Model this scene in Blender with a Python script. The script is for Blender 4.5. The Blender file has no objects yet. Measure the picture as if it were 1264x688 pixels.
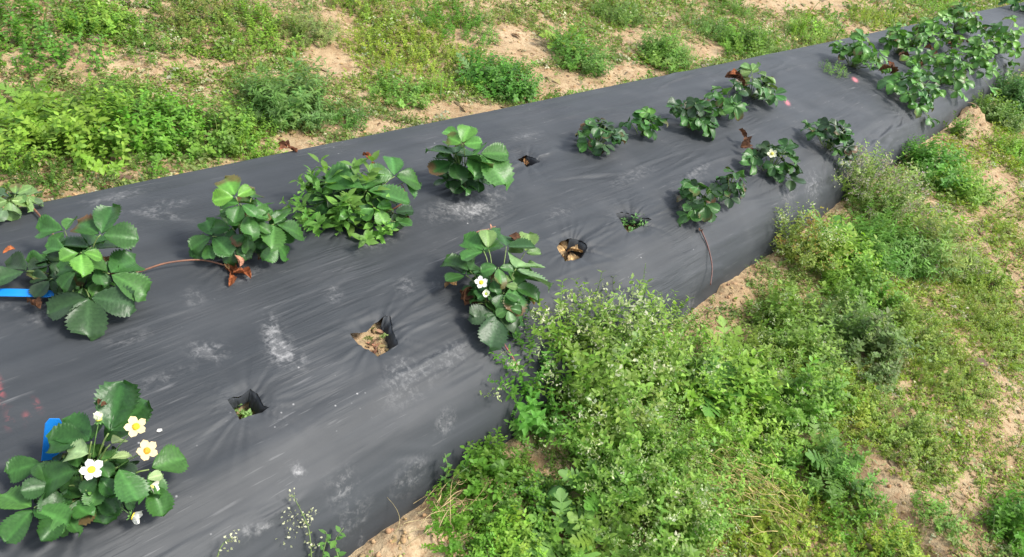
import bpy, math, random
import numpy as np
from mathutils import Matrix

rng = np.random.default_rng(7)
random.seed(7)
scn = bpy.context.scene
COL = scn.collection
NZ = np.array([0., 0., 1.])

# ------------------------------------------------------------------ camera geometry (X runs along the bed, Y across it, Z up)
PW, PH, PF = 1264., 688., 913.
_v = np.array([1570. - PW / 2, PH / 2 + 75., PF])
_t = math.radians(19)
_n = np.cross(_v, np.array([math.cos(_t), -math.sin(_t), 0.])); _n /= np.linalg.norm(_n)
if _n[1] < 0: _n = -_n
_d = _v / np.linalg.norm(_v)
_s = np.cross(_d, _n)
RC = np.array([_d, _s, _n])
CAM = np.array([0., 0., 1.38])

def at(u, v, z=0.):
    """point of the place at height z that the photograph shows at pixel u, v"""
    r = RC @ np.array([u - PW / 2, PH / 2 - v, PF])
    return CAM + r * ((z - CAM[2]) / r[2])

def to_px(P):
    q = (np.asarray(P) - CAM) @ RC
    z = np.maximum(q[:, 2], 1e-3)
    return PW / 2 + PF * q[:, 0] / z, PH / 2 - PF * q[:, 1] / z, q[:, 2]

# ------------------------------------------------------------------ noise
def vnoise(x, y, seed=0):
    x = np.asarray(x, float); y = np.asarray(y, float)
    xi = np.floor(x).astype(np.int64); yi = np.floor(y).astype(np.int64)
    fx = x - xi; fy = y - yi
    fx = fx * fx * (3 - 2 * fx); fy = fy * fy * (3 - 2 * fy)
    def h(a, b):
        k = (a * 374761393 + b * 668265263 + seed * 974711) & 0xffffffff
        k = ((k ^ (k >> 13)) * 1274126177) & 0xffffffff
        k = k ^ (k >> 16)
        return (k & 0xffff) / 65535.
    a = h(xi, yi); b = h(xi + 1, yi); c = h(xi, yi + 1); d = h(xi + 1, yi + 1)
    return (a + (b - a) * fx) * (1 - fy) + (c + (d - c) * fx) * fy

def fbm(x, y, seed=0, oct=4):
    s = 0.; a = .5; tot = 0.
    for i in range(oct):
        s = s + a * vnoise(np.asarray(x) * 2 ** i, np.asarray(y) * 2 ** i, seed + i * 17); tot += a; a *= .5
    return s / tot * 2 - 1

# ------------------------------------------------------------------ bed and ground heights
PT = np.array([-.1, 0, .03, .09, .17, .30, .5, .7, .85, .93, .975, 1.0, 1.1])
PZ = np.array([-.03, -.03, .07, .148, .192, .213, .221, .212, .19, .165, .09, -.03, -.03])
_tt = np.linspace(-.1, 1.1, 1201)
_zz = np.interp(_tt, PT, PZ)
_k = np.hanning(61); _k /= _k.sum()
_zs = np.convolve(np.pad(_zz, 30, mode='edge'), _k, mode='valid')

def bed_edges(x):
    yn = .497 + .035 * np.asarray(x, float)
    yf = yn + (1.635 - .018 * np.asarray(x, float) - yn) / .93
    return yn, yf

def bed_t(x, y):
    yn, yf = bed_edges(x)
    return (np.asarray(y, float) - yn) / (yf - yn)

def bed_z(x, y):
    t = bed_t(x, y)
    return np.interp(t, _tt, _zs) + .008 * fbm(np.asarray(x) * 2.2, np.asarray(y) * 3.1, 5, 3) * np.clip(1 - np.abs(t - .5) * 2, 0, 1)

HOLES = {
    'H1': [(281, 493), (288, 488), (296, 487), (309, 479), (318, 485), (326, 499), (334, 502), (318, 508), (307, 511), (296, 517), (290, 505)],
    'H2': [(432, 412), (440, 409), (453, 409), (461, 399), (474, 390), (482, 391), (485, 406), (492, 424), (480, 431), (467, 439), (456, 430), (444, 424)],
    'H3': [(688, 304), (692, 297), (704, 292), (716, 295), (726, 305), (719, 317), (697, 324)],
    'H4': [(761, 262), (768, 260), (804, 272), (790, 280), (776, 287)],
    'H5': [(639, 195), (651, 190), (667, 199), (651, 205)],
}
HP = {}
for k_, pl in HOLES.items():
    z_ = .215
    pts = [at(u, v, z_) for u, v in pl]
    for _ in range(3):
        pts = [at(u, v, float(bed_z(p[0], p[1]))) for (u, v), p in zip(pl, pts)]
    HP[k_] = np.array(pts)
HC = {k_: p.mean(0) for k_, p in HP.items()}

RUT = np.array([at(u, v)[:2] for u, v in [(1040, 545), (1062, 580), (1092, 620), (1125, 655), (1150, 700)]])
BUMPS = [(at(905, 368)[:2], .06, .022), (at(530, 660)[:2], .07, .025), (at(480, 690)[:2], .07, .025), (at(1190, 150)[:2], .14, .06), (at(585, 600)[:2], .06, .02)]

def seg_dist(x, y, pts):
    best = np.full(np.shape(x), 1e9); side = np.zeros(np.shape(x))
    for a, b in zip(pts[:-1], pts[1:]):
        ab = b - a; L = ab @ ab
        t = np.clip(((x - a[0]) * ab[0] + (y - a[1]) * ab[1]) / L, 0, 1)
        d = np.hypot(x - a[0] - t * ab[0], y - a[1] - t * ab[1])
        sd = np.sign(ab[0] * (y - a[1]) - ab[1] * (x - a[0]))
        side = np.where(d < best, sd, side); best = np.minimum(best, d)
    return best, side

def gz(x, y):
    x = np.asarray(x, float); y = np.asarray(y, float)
    g = .025 * fbm(x * 2.1, y * 2.1, 11, 3) + .012 * fbm(x * 9, y * 9, 12, 3) + .005 * fbm(x * 40, y * 40, 14, 2)
    yn, yf = bed_edges(x)
    g = g + .018 * np.exp(-((y - yn + .05) / .06) ** 2) + .02 * np.exp(-((y - yf - .05) / .07) ** 2)
    g = g + .06 * np.clip(y - 2.3, 0, 3) ** 1.2
    d, s = seg_dist(x, y, RUT)
    g = g - .05 * np.exp(-(d / .05) ** 2) + .03 * np.exp(-((d - .1) / .06) ** 2) * (s < 0)
    for c, r, h in BUMPS:
        q = ((x - c[0]) ** 2 + (y - c[1]) ** 2) / r ** 2
        g = g + h * np.exp(-q) * (1 + .8 * fbm(x * 22, y * 22, 40, 4) + .3 * np.abs(fbm(x * 60, y * 60, 44, 2)))
    t = bed_t(x, y)
    b = np.interp(t, _tt, _zs) + .008 * fbm(x * 2.2, y * 3.1, 5, 3) * np.clip(1 - np.abs(t - .5) * 2, 0, 1)
    b = b - .03 + .006 * fbm(x * 40, y * 40, 33, 3)
    for k_, c in HC.items():
        dd = {'H1': .035, 'H2': .008, 'H3': .03, 'H4': .02, 'H5': .02}[k_]
        b = b - dd * np.exp(-(((x - c[0]) ** 2 + (y - c[1]) ** 2) / .05 ** 2))
    inside = (t > .015) & (t < .985)
    return np.where(inside, np.where((t < .06) | (t > .94), np.minimum(np.maximum(g, b), b + .0), b), g)

# ------------------------------------------------------------------ geometry containers
class Geo:
    def __init__(s): s.V = []; s.T = []; s.C = []; s.n = 0
    def add(s, V, T, C):
        V = np.asarray(V, np.float32); T = np.asarray(T, np.int64)
        C = np.broadcast_to(np.asarray(C, np.float32), V.shape)
        s.V.append(V); s.T.append(T + s.n); s.C.append(C); s.n += len(V)
    def join(s, o):
        V, T, C = o.arr(); s.add(V, T, C)
    def arr(s):
        if not s.V: return np.zeros((0, 3)), np.zeros((0, 3), int), np.zeros((0, 3))
        return np.concatenate(s.V), np.concatenate(s.T), np.concatenate(s.C)

def to_mesh(name, V, T, C, mat, smooth=True):
    me = bpy.data.meshes.new(name)
    me.vertices.add(len(V)); me.vertices.foreach_set('co', np.asarray(V, np.float32).ravel())
    me.loops.add(len(T) * 3); me.loops.foreach_set('vertex_index', np.asarray(T, np.int32).ravel())
    me.polygons.add(len(T))
    me.polygons.foreach_set('loop_start', np.arange(0, len(T) * 3, 3, dtype=np.int32))
    me.polygons.foreach_set('use_smooth', np.full(len(T), smooth))
    me.update(calc_edges=True)
    if C is not None:
        ca = me.color_attributes.new('col', 'FLOAT_COLOR', 'POINT')
        ca.data.foreach_set('color', np.concatenate([C, np.ones((len(C), 1))], 1).astype(np.float32).ravel())
    me.materials.append(mat)
    return me

def tag(o, label=None, cat=None, group=None, kind=None):
    if label: o['label'] = label
    if cat: o['category'] = cat
    if group: o['group'] = group
    if kind: o['kind'] = kind
    return o

def link(name, me, parent=None):
    o = bpy.data.objects.new(name, me); COL.objects.link(o)
    if parent is not None:
        o.parent = parent
    return o

def obj(name, geo, mat, parent=None, origin=None, smooth=True):
    """one mesh object; vertices are given in world space and stored relative to the thing's base"""
    V, T, C = geo.arr()
    if parent is not None: origin = world_loc(parent)
    elif origin is None: origin = np.array([V[:, 0].mean(), V[:, 1].mean(), V[:, 2].min()])
    o = link(name, to_mesh(name, V - np.asarray(origin), T, C, mat, smooth), parent)
    if parent is None: o.location = origin
    return o

def world_loc(o):
    p = np.zeros(3)
    while o is not None: p = p + np.array(o.location); o = o.parent
    return p

def empty(name, loc):
    o = bpy.data.objects.new(name, None); COL.objects.link(o); o.location = loc
    o.empty_display_size = .03
    return o

def nrm(a): return a / np.maximum(np.linalg.norm(a, axis=-1, keepdims=True), 1e-9)

def frames(d, n):
    d = nrm(d); n = nrm(n - d * np.sum(n * d, -1, keepdims=True)); y = np.cross(n, d)
    return np.stack([d, y, n], -1)

def inst(geo, tpls, pos, R, S, tint):
    """many transformed copies of small templates written into one mesh"""
    pos = np.atleast_2d(pos); N = len(pos)
    if N == 0: return
    S = np.broadcast_to(np.asarray(S, float), (N,)); tint = np.broadcast_to(np.asarray(tint, float), (N, 3))
    ch = rng.integers(0, len(tpls), N)
    for k, tp in enumerate(tpls):
        ix = np.where(ch == k)[0]
        if len(ix) == 0: continue
        V, T, C = tp
        if len(V) == 0: continue
        VV = np.einsum('nij,vj->nvi', R[ix], V) * S[ix][:, None, None] + pos[ix][:, None, :]
        CC = C[None] * tint[ix][:, None, :]
        TT = T[None] + (np.arange(len(ix)) * len(V))[:, None, None]
        geo.add(VV.reshape(-1, 3), TT.reshape(-1, 3), CC.reshape(-1, 3))

def axis_frames(a, yaw):
    """local z along a, spun by yaw"""
    a = nrm(a); h = np.tile(np.array([1., 0, 0]), (len(a), 1)); h[np.abs(a[:, 0]) > .9] = [0, 1, 0]
    x = nrm(np.cross(h, a)); y = np.cross(a, x)
    c = np.cos(yaw)[:, None]; s = np.sin(yaw)[:, None]
    return np.stack([x * c + y * s, y * c - x * s, a], -1)

def tube(geo, pts, r0, r1=None, col=(.1, .1, .1), sides=5):
    pts = np.asarray(pts, float); n = len(pts); r1 = r0 if r1 is None else r1
    tan = nrm(np.gradient(pts, axis=0)); ref = np.array([.31, .2, .93]) if abs(tan[0] @ np.array([.31, .2, .93])) < .95 else np.array([1., 0, 0])
    a = nrm(np.cross(tan, ref)); b = np.cross(tan, a)
    ang = np.linspace(0, 2 * math.pi, sides, endpoint=False)
    rr = np.linspace(r0, r1, n)[:, None, None]
    V = (pts[:, None] + rr * (np.cos(ang)[None, :, None] * a[:, None] + np.sin(ang)[None, :, None] * b[:, None])).reshape(-1, 3)
    T = []
    for i in range(n - 1):
        for j in range(sides):
            k = (j + 1) % sides; p = i * sides
            T += [(p + j, p + k, p + sides + k), (p + j, p + sides + k, p + sides + j)]
    for j in range(1, sides - 1):
        T.append(((n - 1) * sides, (n - 1) * sides + j, (n - 1) * sides + j + 1)); T.append((0, j + 1, j))
    geo.add(V, T, col)

def bez(p0, p1, p2, n=8):
    t = np.linspace(0, 1, n)[:, None]
    return (1 - t) ** 2 * np.asarray(p0) + 2 * t * (1 - t) * np.asarray(p1) + t * t * np.asarray(p2)

def spline(P, n=8):
    P = np.asarray(P, float); Q = np.vstack([2 * P[0] - P[1], P, 2 * P[-1] - P[-2]]); out = []
    for i in range(1, len(Q) - 2):
        for t in np.linspace(0, 1, n, endpoint=False):
            a, b, c, d = Q[i - 1], Q[i], Q[i + 1], Q[i + 2]
            out.append(.5 * (2 * b + (c - a) * t + (2 * a - 5 * b + 4 * c - d) * t * t + (3 * b - a - 3 * c + d) * t ** 3))
    out.append(P[-1]); return np.array(out)

# ------------------------------------------------------------------ materials
def new_mat(name):
    m = bpy.data.materials.new(name); m.use_nodes = True
    nt = m.node_tree; nt.nodes.clear()
    return m, nt, nt.nodes.new('ShaderNodeOutputMaterial')

def N(nt, typ, **kw):
    n = nt.nodes.new('ShaderNode' + typ)
    for k, v in kw.items():
        if k.startswith('i_'):
            key = k[2:]
            n.inputs[int(key) if key.isdigit() else key.replace('_', ' ')].default_value = v
        else: setattr(n, k, v)
    return n

def math_(nt, op, a, b=None, clamp=False):
    n = nt.nodes.new('ShaderNodeMath'); n.operation = op; n.use_clamp = clamp
    for i, x in enumerate((a, b)):
        if x is None: continue
        if isinstance(x, (int, float)): n.inputs[i].default_value = x
        else: nt.links.new(x, n.inputs[i])
    return n.outputs[0]

def mixc(nt, fac, a, b, blend='MIX'):
    n = nt.nodes.new('ShaderNodeMix'); n.data_type = 'RGBA'; n.blend_type = blend
    for s, x in ((0, fac), (6, a), (7, b)):
        if isinstance(x, (int, float)): n.inputs[s].default_value = x
        elif isinstance(x, tuple): n.inputs[s].default_value = (*x, 1)
        else: nt.links.new(x, n.inputs[s])
    return n.outputs[2]

def ramp(nt, fac, lo, hi):
    n = nt.nodes.new('ShaderNodeMapRange'); n.interpolation_type = 'SMOOTHSTEP'
    n.inputs[1].default_value = lo; n.inputs[2].default_value = hi
    nt.links.new(fac, n.inputs[0]); return n.outputs[0]

def plant_mat(name, rough=.5, transl=.3, spec=.4, bump=.0, mott=.25, scale=120., tg=(1.25, 1.3, .7)):
    m, nt, out = new_mat(name); L = nt.links.new
    a = N(nt, 'Attribute', attribute_name='col')
    tc = N(nt, 'TexCoord'); no = N(nt, 'TexNoise', i_Scale=scale, i_Detail=3.)
    L(tc.outputs['Object'], no.inputs['Vector'])
    f = ramp(nt, no.outputs[0], .3, .7)
    c = mixc(nt, 1., a.outputs['Color'], mixc(nt, f, (1 - mott, 1 - mott, 1 - mott), (1 + mott, 1 + mott, 1 + mott * .6)), 'MULTIPLY')
    p = N(nt, 'BsdfPrincipled', i_Roughness=rough); p.inputs['Specular IOR Level'].default_value = spec
    L(c, p.inputs['Base Color'])
    if bump:
        b = N(nt, 'Bump', i_Strength=bump, i_Distance=.002); L(no.outputs[0], b.inputs['Height']); L(b.outputs[0], p.inputs['Normal'])
    if transl:
        t = N(nt, 'BsdfTranslucent'); L(mixc(nt, 1., c, tg, 'MULTIPLY'), t.inputs['Color'])
        mx = N(nt, 'MixShader'); mx.inputs[0].default_value = transl
        L(p.outputs[0], mx.inputs[1]); L(t.outputs[0], mx.inputs[2]); L(mx.outputs[0], out.inputs[0])
    else: L(p.outputs[0], out.inputs[0])
    return m

M_LEAF = plant_mat('strawberry_leaf', .38, .18, .32, .3, .12, 160.)
M_STEM = plant_mat('plant_stem', .5, .0, .4)
M_DEAD = plant_mat('withered_leaf', .8, .12, .2, .5, .4, 120., (1.2, 1., .7))
M_WEED = plant_mat('weed_foliage', .5, .40, .32, 0, .12, 30., (1.15, 1.3, .6))
M_PETAL = plant_mat('petal', .6, .25, .2, 0, .04, 200., (1, 1, 1))
M_CENTRE = plant_mat('flower_centre', .7, 0, .2, .8, .25, 900.)
M_STRAW = plant_mat('dry_straw', .8, .15, .2, 0, .25, 60., (1, 1, .8))
M_CLOD = plant_mat('soil_clod', .95, 0, .1, .8, .25, 150.)
M_TAG = plant_mat('blue_plastic', .35, .2, .5, 0, .05, 30., (1, 1, 1))

# soil
M_SOIL, nt, out = new_mat('sandy_soil'); L = nt.links.new
tc = N(nt, 'TexCoord')
n1 = N(nt, 'TexNoise', i_Scale=3.2, i_Detail=6.); n2 = N(nt, 'TexNoise', i_Scale=45., i_Detail=8., i_Roughness=.65); n3 = N(nt, 'TexNoise', i_Scale=260., i_Detail=4.)
n4 = N(nt, 'TexNoise', i_Scale=11., i_Detail=6.)
for q in (n1, n2, n3, n4): L(tc.outputs['Object'], q.inputs['Vector'])
c = mixc(nt, ramp(nt, n1.outputs[0], .35, .65), (.36, .26, .145), (.44, .335, .205))
c = mixc(nt, ramp(nt, n2.outputs[0], .42, .68), c, (.30, .19, .105))
c = mixc(nt, ramp(nt, n4.outputs[0], .52, .72), c, (.25, .16, .085))
c = mixc(nt, math_(nt, 'MULTIPLY', ramp(nt, n3.outputs[0], .6, .75), .5), c, (.55, .42, .27))
p = N(nt, 'BsdfPrincipled', i_Roughness=.95); p.inputs['Specular IOR Level'].default_value = .15
L(c, p.inputs['Base Color'])
b1 = N(nt, 'Bump', i_Strength=.7, i_Distance=.02); L(n2.outputs[0], b1.inputs['Height'])
b2 = N(nt, 'Bump', i_Strength=.5, i_Distance=.004); L(n3.outputs[0], b2.inputs['Height']); L(b1.outputs[0], b2.inputs['Normal'])
L(b2.outputs[0], p.inputs['Normal']); L(p.outputs[0], out.inputs[0])

# plastic film
M_FILM, nt, out = new_mat('black_plastic_film'); L = nt.links.new
tc = N(nt, 'TexCoord')
warp = N(nt, 'TexNoise', i_Scale=1.6, i_Detail=2.); L(tc.outputs['Object'], warp.inputs['Vector'])
wv = N(nt, 'VectorMath', operation='SCALE'); L(warp.outputs[1], wv.inputs[0]); wv.inputs[3].default_value = .05
av = N(nt, 'VectorMath', operation='ADD'); L(tc.outputs['Object'], av.inputs[0]); L(wv.outputs[0], av.inputs[1])
def streak(sx, sy, rot, scale, det=3.):
    mp = N(nt, 'Mapping'); mp.inputs['Rotation'].default_value = (0, 0, math.radians(rot)); mp.inputs['Scale'].default_value = (sx, sy, sy)
    L(av.outputs[0], mp.inputs['Vector']); q = N(nt, 'TexNoise', i_Scale=scale, i_Detail=det); L(mp.outputs[0], q.inputs['Vector']); return q.outputs[0]
s1 = streak(1.6, 26., 3, 1.); s2 = streak(5., 90., -6, 1.); s3 = streak(9., 190., 8, 1., 2.)
s4 = streak(3.5, 120., 0, 1., 4.)
msk = N(nt, 'TexNoise', i_Scale=4.5, i_Detail=3.); L(tc.outputs['Object'], msk.inputs['Vector'])
msk2 = N(nt, 'TexNoise', i_Scale=7., i_Detail=4.); L(av.outputs[0], msk2.inputs['Vector'])
fine = N(nt, 'TexNoise', i_Scale=55., i_Detail=6., i_Roughness=.7); L(tc.outputs['Object'], fine.inputs['Vector'])
web = N(nt, 'TexNoise', i_Scale=36., i_Detail=6., i_Roughness=.66, i_Distortion=.5); L(tc.outputs['Object'], web.inputs['Vector'])
spk = N(nt, 'TexVoronoi', i_Scale=30.); L(tc.outputs['Object'], spk.inputs['Vector'])
at_ = N(nt, 'Attribute', attribute_name='dust'); ar_ = N(nt, 'Attribute', attribute_name='paint'); ap_ = N(nt, 'Attribute', attribute_name='pink')
fil = math_(nt, 'SUBTRACT', 1., math_(nt, 'ABSOLUTE', math_(nt, 'MULTIPLY', math_(nt, 'SUBTRACT', web.outputs[0], .5), 11.)))   # thin filaments
fil = math_(nt, 'MAXIMUM', fil, 0.)
sm_ = math_(nt, 'MULTIPLY', ramp(nt, math_(nt, 'ADD', math_(nt, 'MULTIPLY', at_.outputs['Fac'], .62), math_(nt, 'MULTIPLY', web.outputs[0], .75)), .66, .92), .22)
dust = math_(nt, 'ADD', sm_, math_(nt, 'MULTIPLY', at_.outputs['Fac'], math_(nt, 'ADD', math_(nt, 'MULTIPLY', math_(nt, 'MULTIPLY', fil, ramp(nt, fine.outputs[0], .38, .62)), .8), math_(nt, 'MULTIPLY', ramp(nt, fine.outputs[0], .45, .72), .12)), True), True)
scr = math_(nt, 'MULTIPLY', ramp(nt, s4, .63, .74), ramp(nt, msk2.outputs[0], .47, .62))
scr2 = math_(nt, 'MULTIPLY', ramp(nt, s3, .66, .74), ramp(nt, msk.outputs[0], .5, .62))
spkm = math_(nt, 'MULTIPLY', ramp(nt, math_(nt, 'SUBTRACT', .09, spk.outputs['Distance']), 0., .06), ramp(nt, msk.outputs[0], .54, .62))
haze_ = math_(nt, 'MULTIPLY', ramp(nt, msk.outputs[0], .42, .75), .03)
tot = math_(nt, 'ADD', math_(nt, 'ADD', math_(nt, 'MULTIPLY', dust, .46), math_(nt, 'MULTIPLY', scr, .13)), math_(nt, 'ADD', math_(nt, 'MULTIPLY', scr2, .09), math_(nt, 'MULTIPLY', spkm, .5)))
tot = math_(nt, 'ADD', tot, haze_, True)
base = mixc(nt, ramp(nt, s1, .3, .7), (.029, .0325, .036), (.036, .040, .044))
c = mixc(nt, tot, base, (.52, .51, .50))
spr = ramp(nt, fine.outputs[0], .47, .56)
c = mixc(nt, math_(nt, 'MULTIPLY', ar_.outputs['Fac'], spr, True), c, (.40, .08, .085))
c = mixc(nt, ap_.outputs['Fac'], c, (.75, .22, .25))
p = N(nt, 'BsdfPrincipled'); L(c, p.inputs['Base Color'])
ro = math_(nt, 'ADD', math_(nt, 'ADD', math_(nt, 'MULTIPLY', msk2.outputs[0], .16), .50), math_(nt, 'MULTIPLY', tot, .4))
L(ro, p.inputs['Roughness']); p.inputs['Specular IOR Level'].default_value = .30
b1 = N(nt, 'Bump', i_Strength=.16, i_Distance=.012); L(s1, b1.inputs['Height'])
cl_ = N(nt, 'TexNoise', i_Scale=3.3, i_Detail=2.); L(av.outputs[0], cl_.inputs['Vector'])
b2 = N(nt, 'Bump', i_Strength=.4, i_Distance=.006); L(math_(nt, 'MULTIPLY', s2, ramp(nt, cl_.outputs[0], .42, .64)), b2.inputs['Height']); L(b1.outputs[0], b2.inputs['Normal'])
b3 = N(nt, 'Bump', i_Strength=.22, i_Distance=.002); L(math_(nt, 'MULTIPLY', s3, ramp(nt, cl_.outputs[0], .46, .62)), b3.inputs['Height']); L(b2.outputs[0], b3.inputs['Normal'])
s5 = streak(3., 60., 2, 1., 3.)
rd = math_(nt, 'MAXIMUM', math_(nt, 'SUBTRACT', 1., math_(nt, 'ABSOLUTE', math_(nt, 'MULTIPLY', math_(nt, 'SUBTRACT', s5, .5), 13.))), 0.)   # sharp creases
b4 = N(nt, 'Bump', i_Strength=.26, i_Distance=.003); L(math_(nt, 'MULTIPLY', rd, ramp(nt, cl_.outputs[0], .53, .66)), b4.inputs['Height']); L(b3.outputs[0], b4.inputs['Normal'])
L(b4.outputs[0], p.inputs['Normal']); L(p.outputs[0], out.inputs[0])

# ------------------------------------------------------------------ ground
def graded(a, b, step, out_to, growth=1.25):
    mid = np.arange(a, b + step / 2, step); hi = [mid[-1]]; lo = [mid[0]]; s = step
    while hi[-1] < out_to[1]: s *= growth; hi.append(hi[-1] + s)
    s = step
    while lo[-1] > out_to[0]: s *= growth; lo.append(lo[-1] - s)
    return np.concatenate([lo[:0:-1], mid, hi[1:]])

def grid_tris(nx, ny):
    i = np.arange((nx - 1) * ny).reshape(nx - 1, ny)[:, :-1].ravel()
    return np.stack([np.stack([i, i + ny, i + ny + 1], -1), np.stack([i, i + ny + 1, i + 1], -1)], 1).reshape(-1, 3)

gx = graded(-.3, 5.2, .016, (-80, 90), 1.07); gy = graded(-1.3, 3.3, .016, (-80, 90), 1.12)
X, Y = np.meshgrid(gx, gy, indexing='ij')
Z = gz(X, Y)
far_ = np.clip((np.hypot(X, Y) - 9) / 20, 0, 1)
g = link('ground', to_mesh('ground', np.stack([X, Y, Z], -1).reshape(-1, 3), grid_tris(len(gx), len(gy)), None, M_SOIL))
tag(g, 'bare tan sandy soil of the strawberry field', 'soil', kind='structure')

# ------------------------------------------------------------------ strawberry plant bases (also pucker the film)
PUCK = [(at(110, 610, .215), .16), (at(100, 355, .215), .15), (at(300, 312, .215), .14), (at(435, 275, .215), .15), (at(570, 230, .215), .13),
        (at(612, 385, .215), .16), (at(735, 182, .215), .12), (at(865, 258, .215), .14), (at(948, 212, .215), .15), (at(1022, 185, .215), .15),
        (at(860, 160, .215), .14), (at(925, 122, .215), .14), (at(1120, 135, .215), .2), (at(1040, 90, .215), .16)] + [(HC[k], .13) for k in HC]

fx = np.concatenate([np.arange(-2.6, -.45, .05), np.arange(-.45, 2.5, .0075), 2.5 + np.cumsum(np.linspace(.008, .05, 380))])
ft = np.unique(np.concatenate([np.linspace(0, .13, 40), np.linspace(.13, .9, 230), np.linspace(.9, 1., 30)]))
Xf, Tf = np.meshgrid(fx, ft, indexing='ij')
yn, yf = bed_edges(Xf)
wav = .012 * fbm(Xf * 2.3, Xf * 0 + 3, 21, 4) * np.exp(-(Tf / .06) ** 2)
Yf = yn + Tf * (yf - yn) + wav
Zf = bed_z(Xf, Yf)
wr = .0020 * fbm(Xf * .9 + Yf * .5, Yf * 15 - Xf * .5, 51, 3)
wr += .0008 * fbm(Xf * 2.5, Yf * 50 + Xf * 1., 52, 2)
sk = np.exp(-(Tf / .13) ** 2) + .6 * np.exp(-((1 - Tf) / .1) ** 2)
wr += sk * .0035 * (1 - 2 * np.abs(fbm(Xf * 1.3, Tf * 30 + Xf * 1.4, 53, 3)))
for c, r in PUCK:
    dx = Xf - c[0]; dy = Yf - c[1]; rr = np.hypot(dx, dy); th = np.arctan2(dy, dx)
    ph = fbm(np.cos(th) * 5 + c[0] * 9, np.sin(th) * 5 + c[1] * 7, 61, 3)
    fold = 1 - 2 * np.abs(fbm(np.cos(th) * 2.4 + c[0] * 5, np.sin(th) * 6 + rr * 2, 62, 2))
    wr += np.exp(-(rr / (r * .8)) ** 2) * (.0045 * fold + .0015 * ph) * np.clip(rr / .03, 0, 1) * (.4 + .6 * np.abs(np.cos(th)))
# single creases pulled tight in the film: short straight ridges, mostly in fans
CR = [(560, 440, 60, 30, 16, 1.), (500, 545, 60, 26, 20, 1.2), (560, 530, 40, 16, 14, 1.), (375, 485, 40, 22, 10, 1.), (240, 520, 30, 20, 8, .7), (620, 205, 50, 16, 12, 1.), (730, 222, 40, 10, 8, .8),
      (920, 310, 40, 26, 16, 1.2), (980, 225, 30, 16, 10, 1.2), (1085, 175, 30, 26, 16, 1.6), (700, 140, 160, 12, 14, 1.), (900, 90, 100, 10, 10, 1.2), (420, 205, 120, 14, 10, .8), (180, 240, 100, 12, 8, .8), (430, 350, 80, 30, 8, .6),
      (170, 400, 50, 20, 8, .9), (60, 400, 40, 16, 8, .9), (100, 670, 60, 16, 8, 1.), (350, 610, 60, 24, 14, 1.2), (260, 640, 50, 20, 8, 1.), (790, 330, 60, 16, 10, 1.), (640, 290, 40, 12, 6, .7), (830, 205, 50, 10, 8, .9), (540, 170, 60, 14, 8, .9),
      (470, 600, 50, 16, 16, 1.3), (545, 570, 30, 10, 10, 1.2), (480, 360, 60, 24, 7, .6), (1130, 165, 20, 14, 10, 1.6), (1200, 100, 30, 16, 8, 1.6), (430, 400, 30, 20, 6, 1.), (500, 408, 22, 16, 10, 1.2), (730, 300, 18, 10, 7, 1.), (810, 268, 18, 8, 6, 1.)]
rc = np.random.default_rng(99)
for (u, v, ru, rv, n_c, hh) in CR:
    a0 = rc.normal(0, .10)
    for _ in range(n_c):
        c = at(u + rc.normal(0, ru * .5), v + rc.normal(0, rv * .5), .2); sc_ = max(.7, math.hypot(c[0], 1.) * .6); a = a0 + rc.normal(0, .06)
        ln = rc.uniform(.05, .17) * sc_; wd = rc.uniform(.0035, .007) * sc_; h_ = rc.uniform(.0008, .0024) * hh * sc_ * rc.choice([1, 1, -.8])
        i0, i1 = np.searchsorted(fx, [c[0] - ln * 1.6, c[0] + ln * 1.6])
        dx = Xf[i0:i1] - c[0]; dy = Yf[i0:i1] - c[1]; al = dx * math.cos(a) + dy * math.sin(a); ac = -dx * math.sin(a) + dy * math.cos(a) + .10 * al * al / ln * rc.uniform(-1, 1)
        wr[i0:i1] += h_ * np.exp(-(ac / wd) ** 2) * np.clip(1.3 - (al / ln) ** 2, 0, 1)
Zf = Zf + wr
VF = np.stack([Xf, Yf, Zf], -1).reshape(-1, 3)
TF = grid_tris(len(fx), len(ft))

def in_poly(x, y, P):
    ins = np.zeros(x.shape, bool); n = len(P)
    for i in range(n):
        x1, y1 = P[i][:2]; x2, y2 = P[(i + 1) % n][:2]
        ins ^= ((y1 > y) != (y2 > y)) & (x < (x2 - x1) * (y - y1) / (y2 - y1 + 1e-12) + x1)
    return ins

def near_on_poly(p, P):
    best = None
    for i in range(len(P)):
        a = P[i][:2]; b = P[(i + 1) % len(P)][:2]; ab = b - a
        t = np.clip(((p - a) @ ab) / (ab @ ab), 0, 1); q = a + t * ab; d = np.hypot(*(p - q))
        if best is None or d < best[0]: best = (d, q)
    return best[1]

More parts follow.
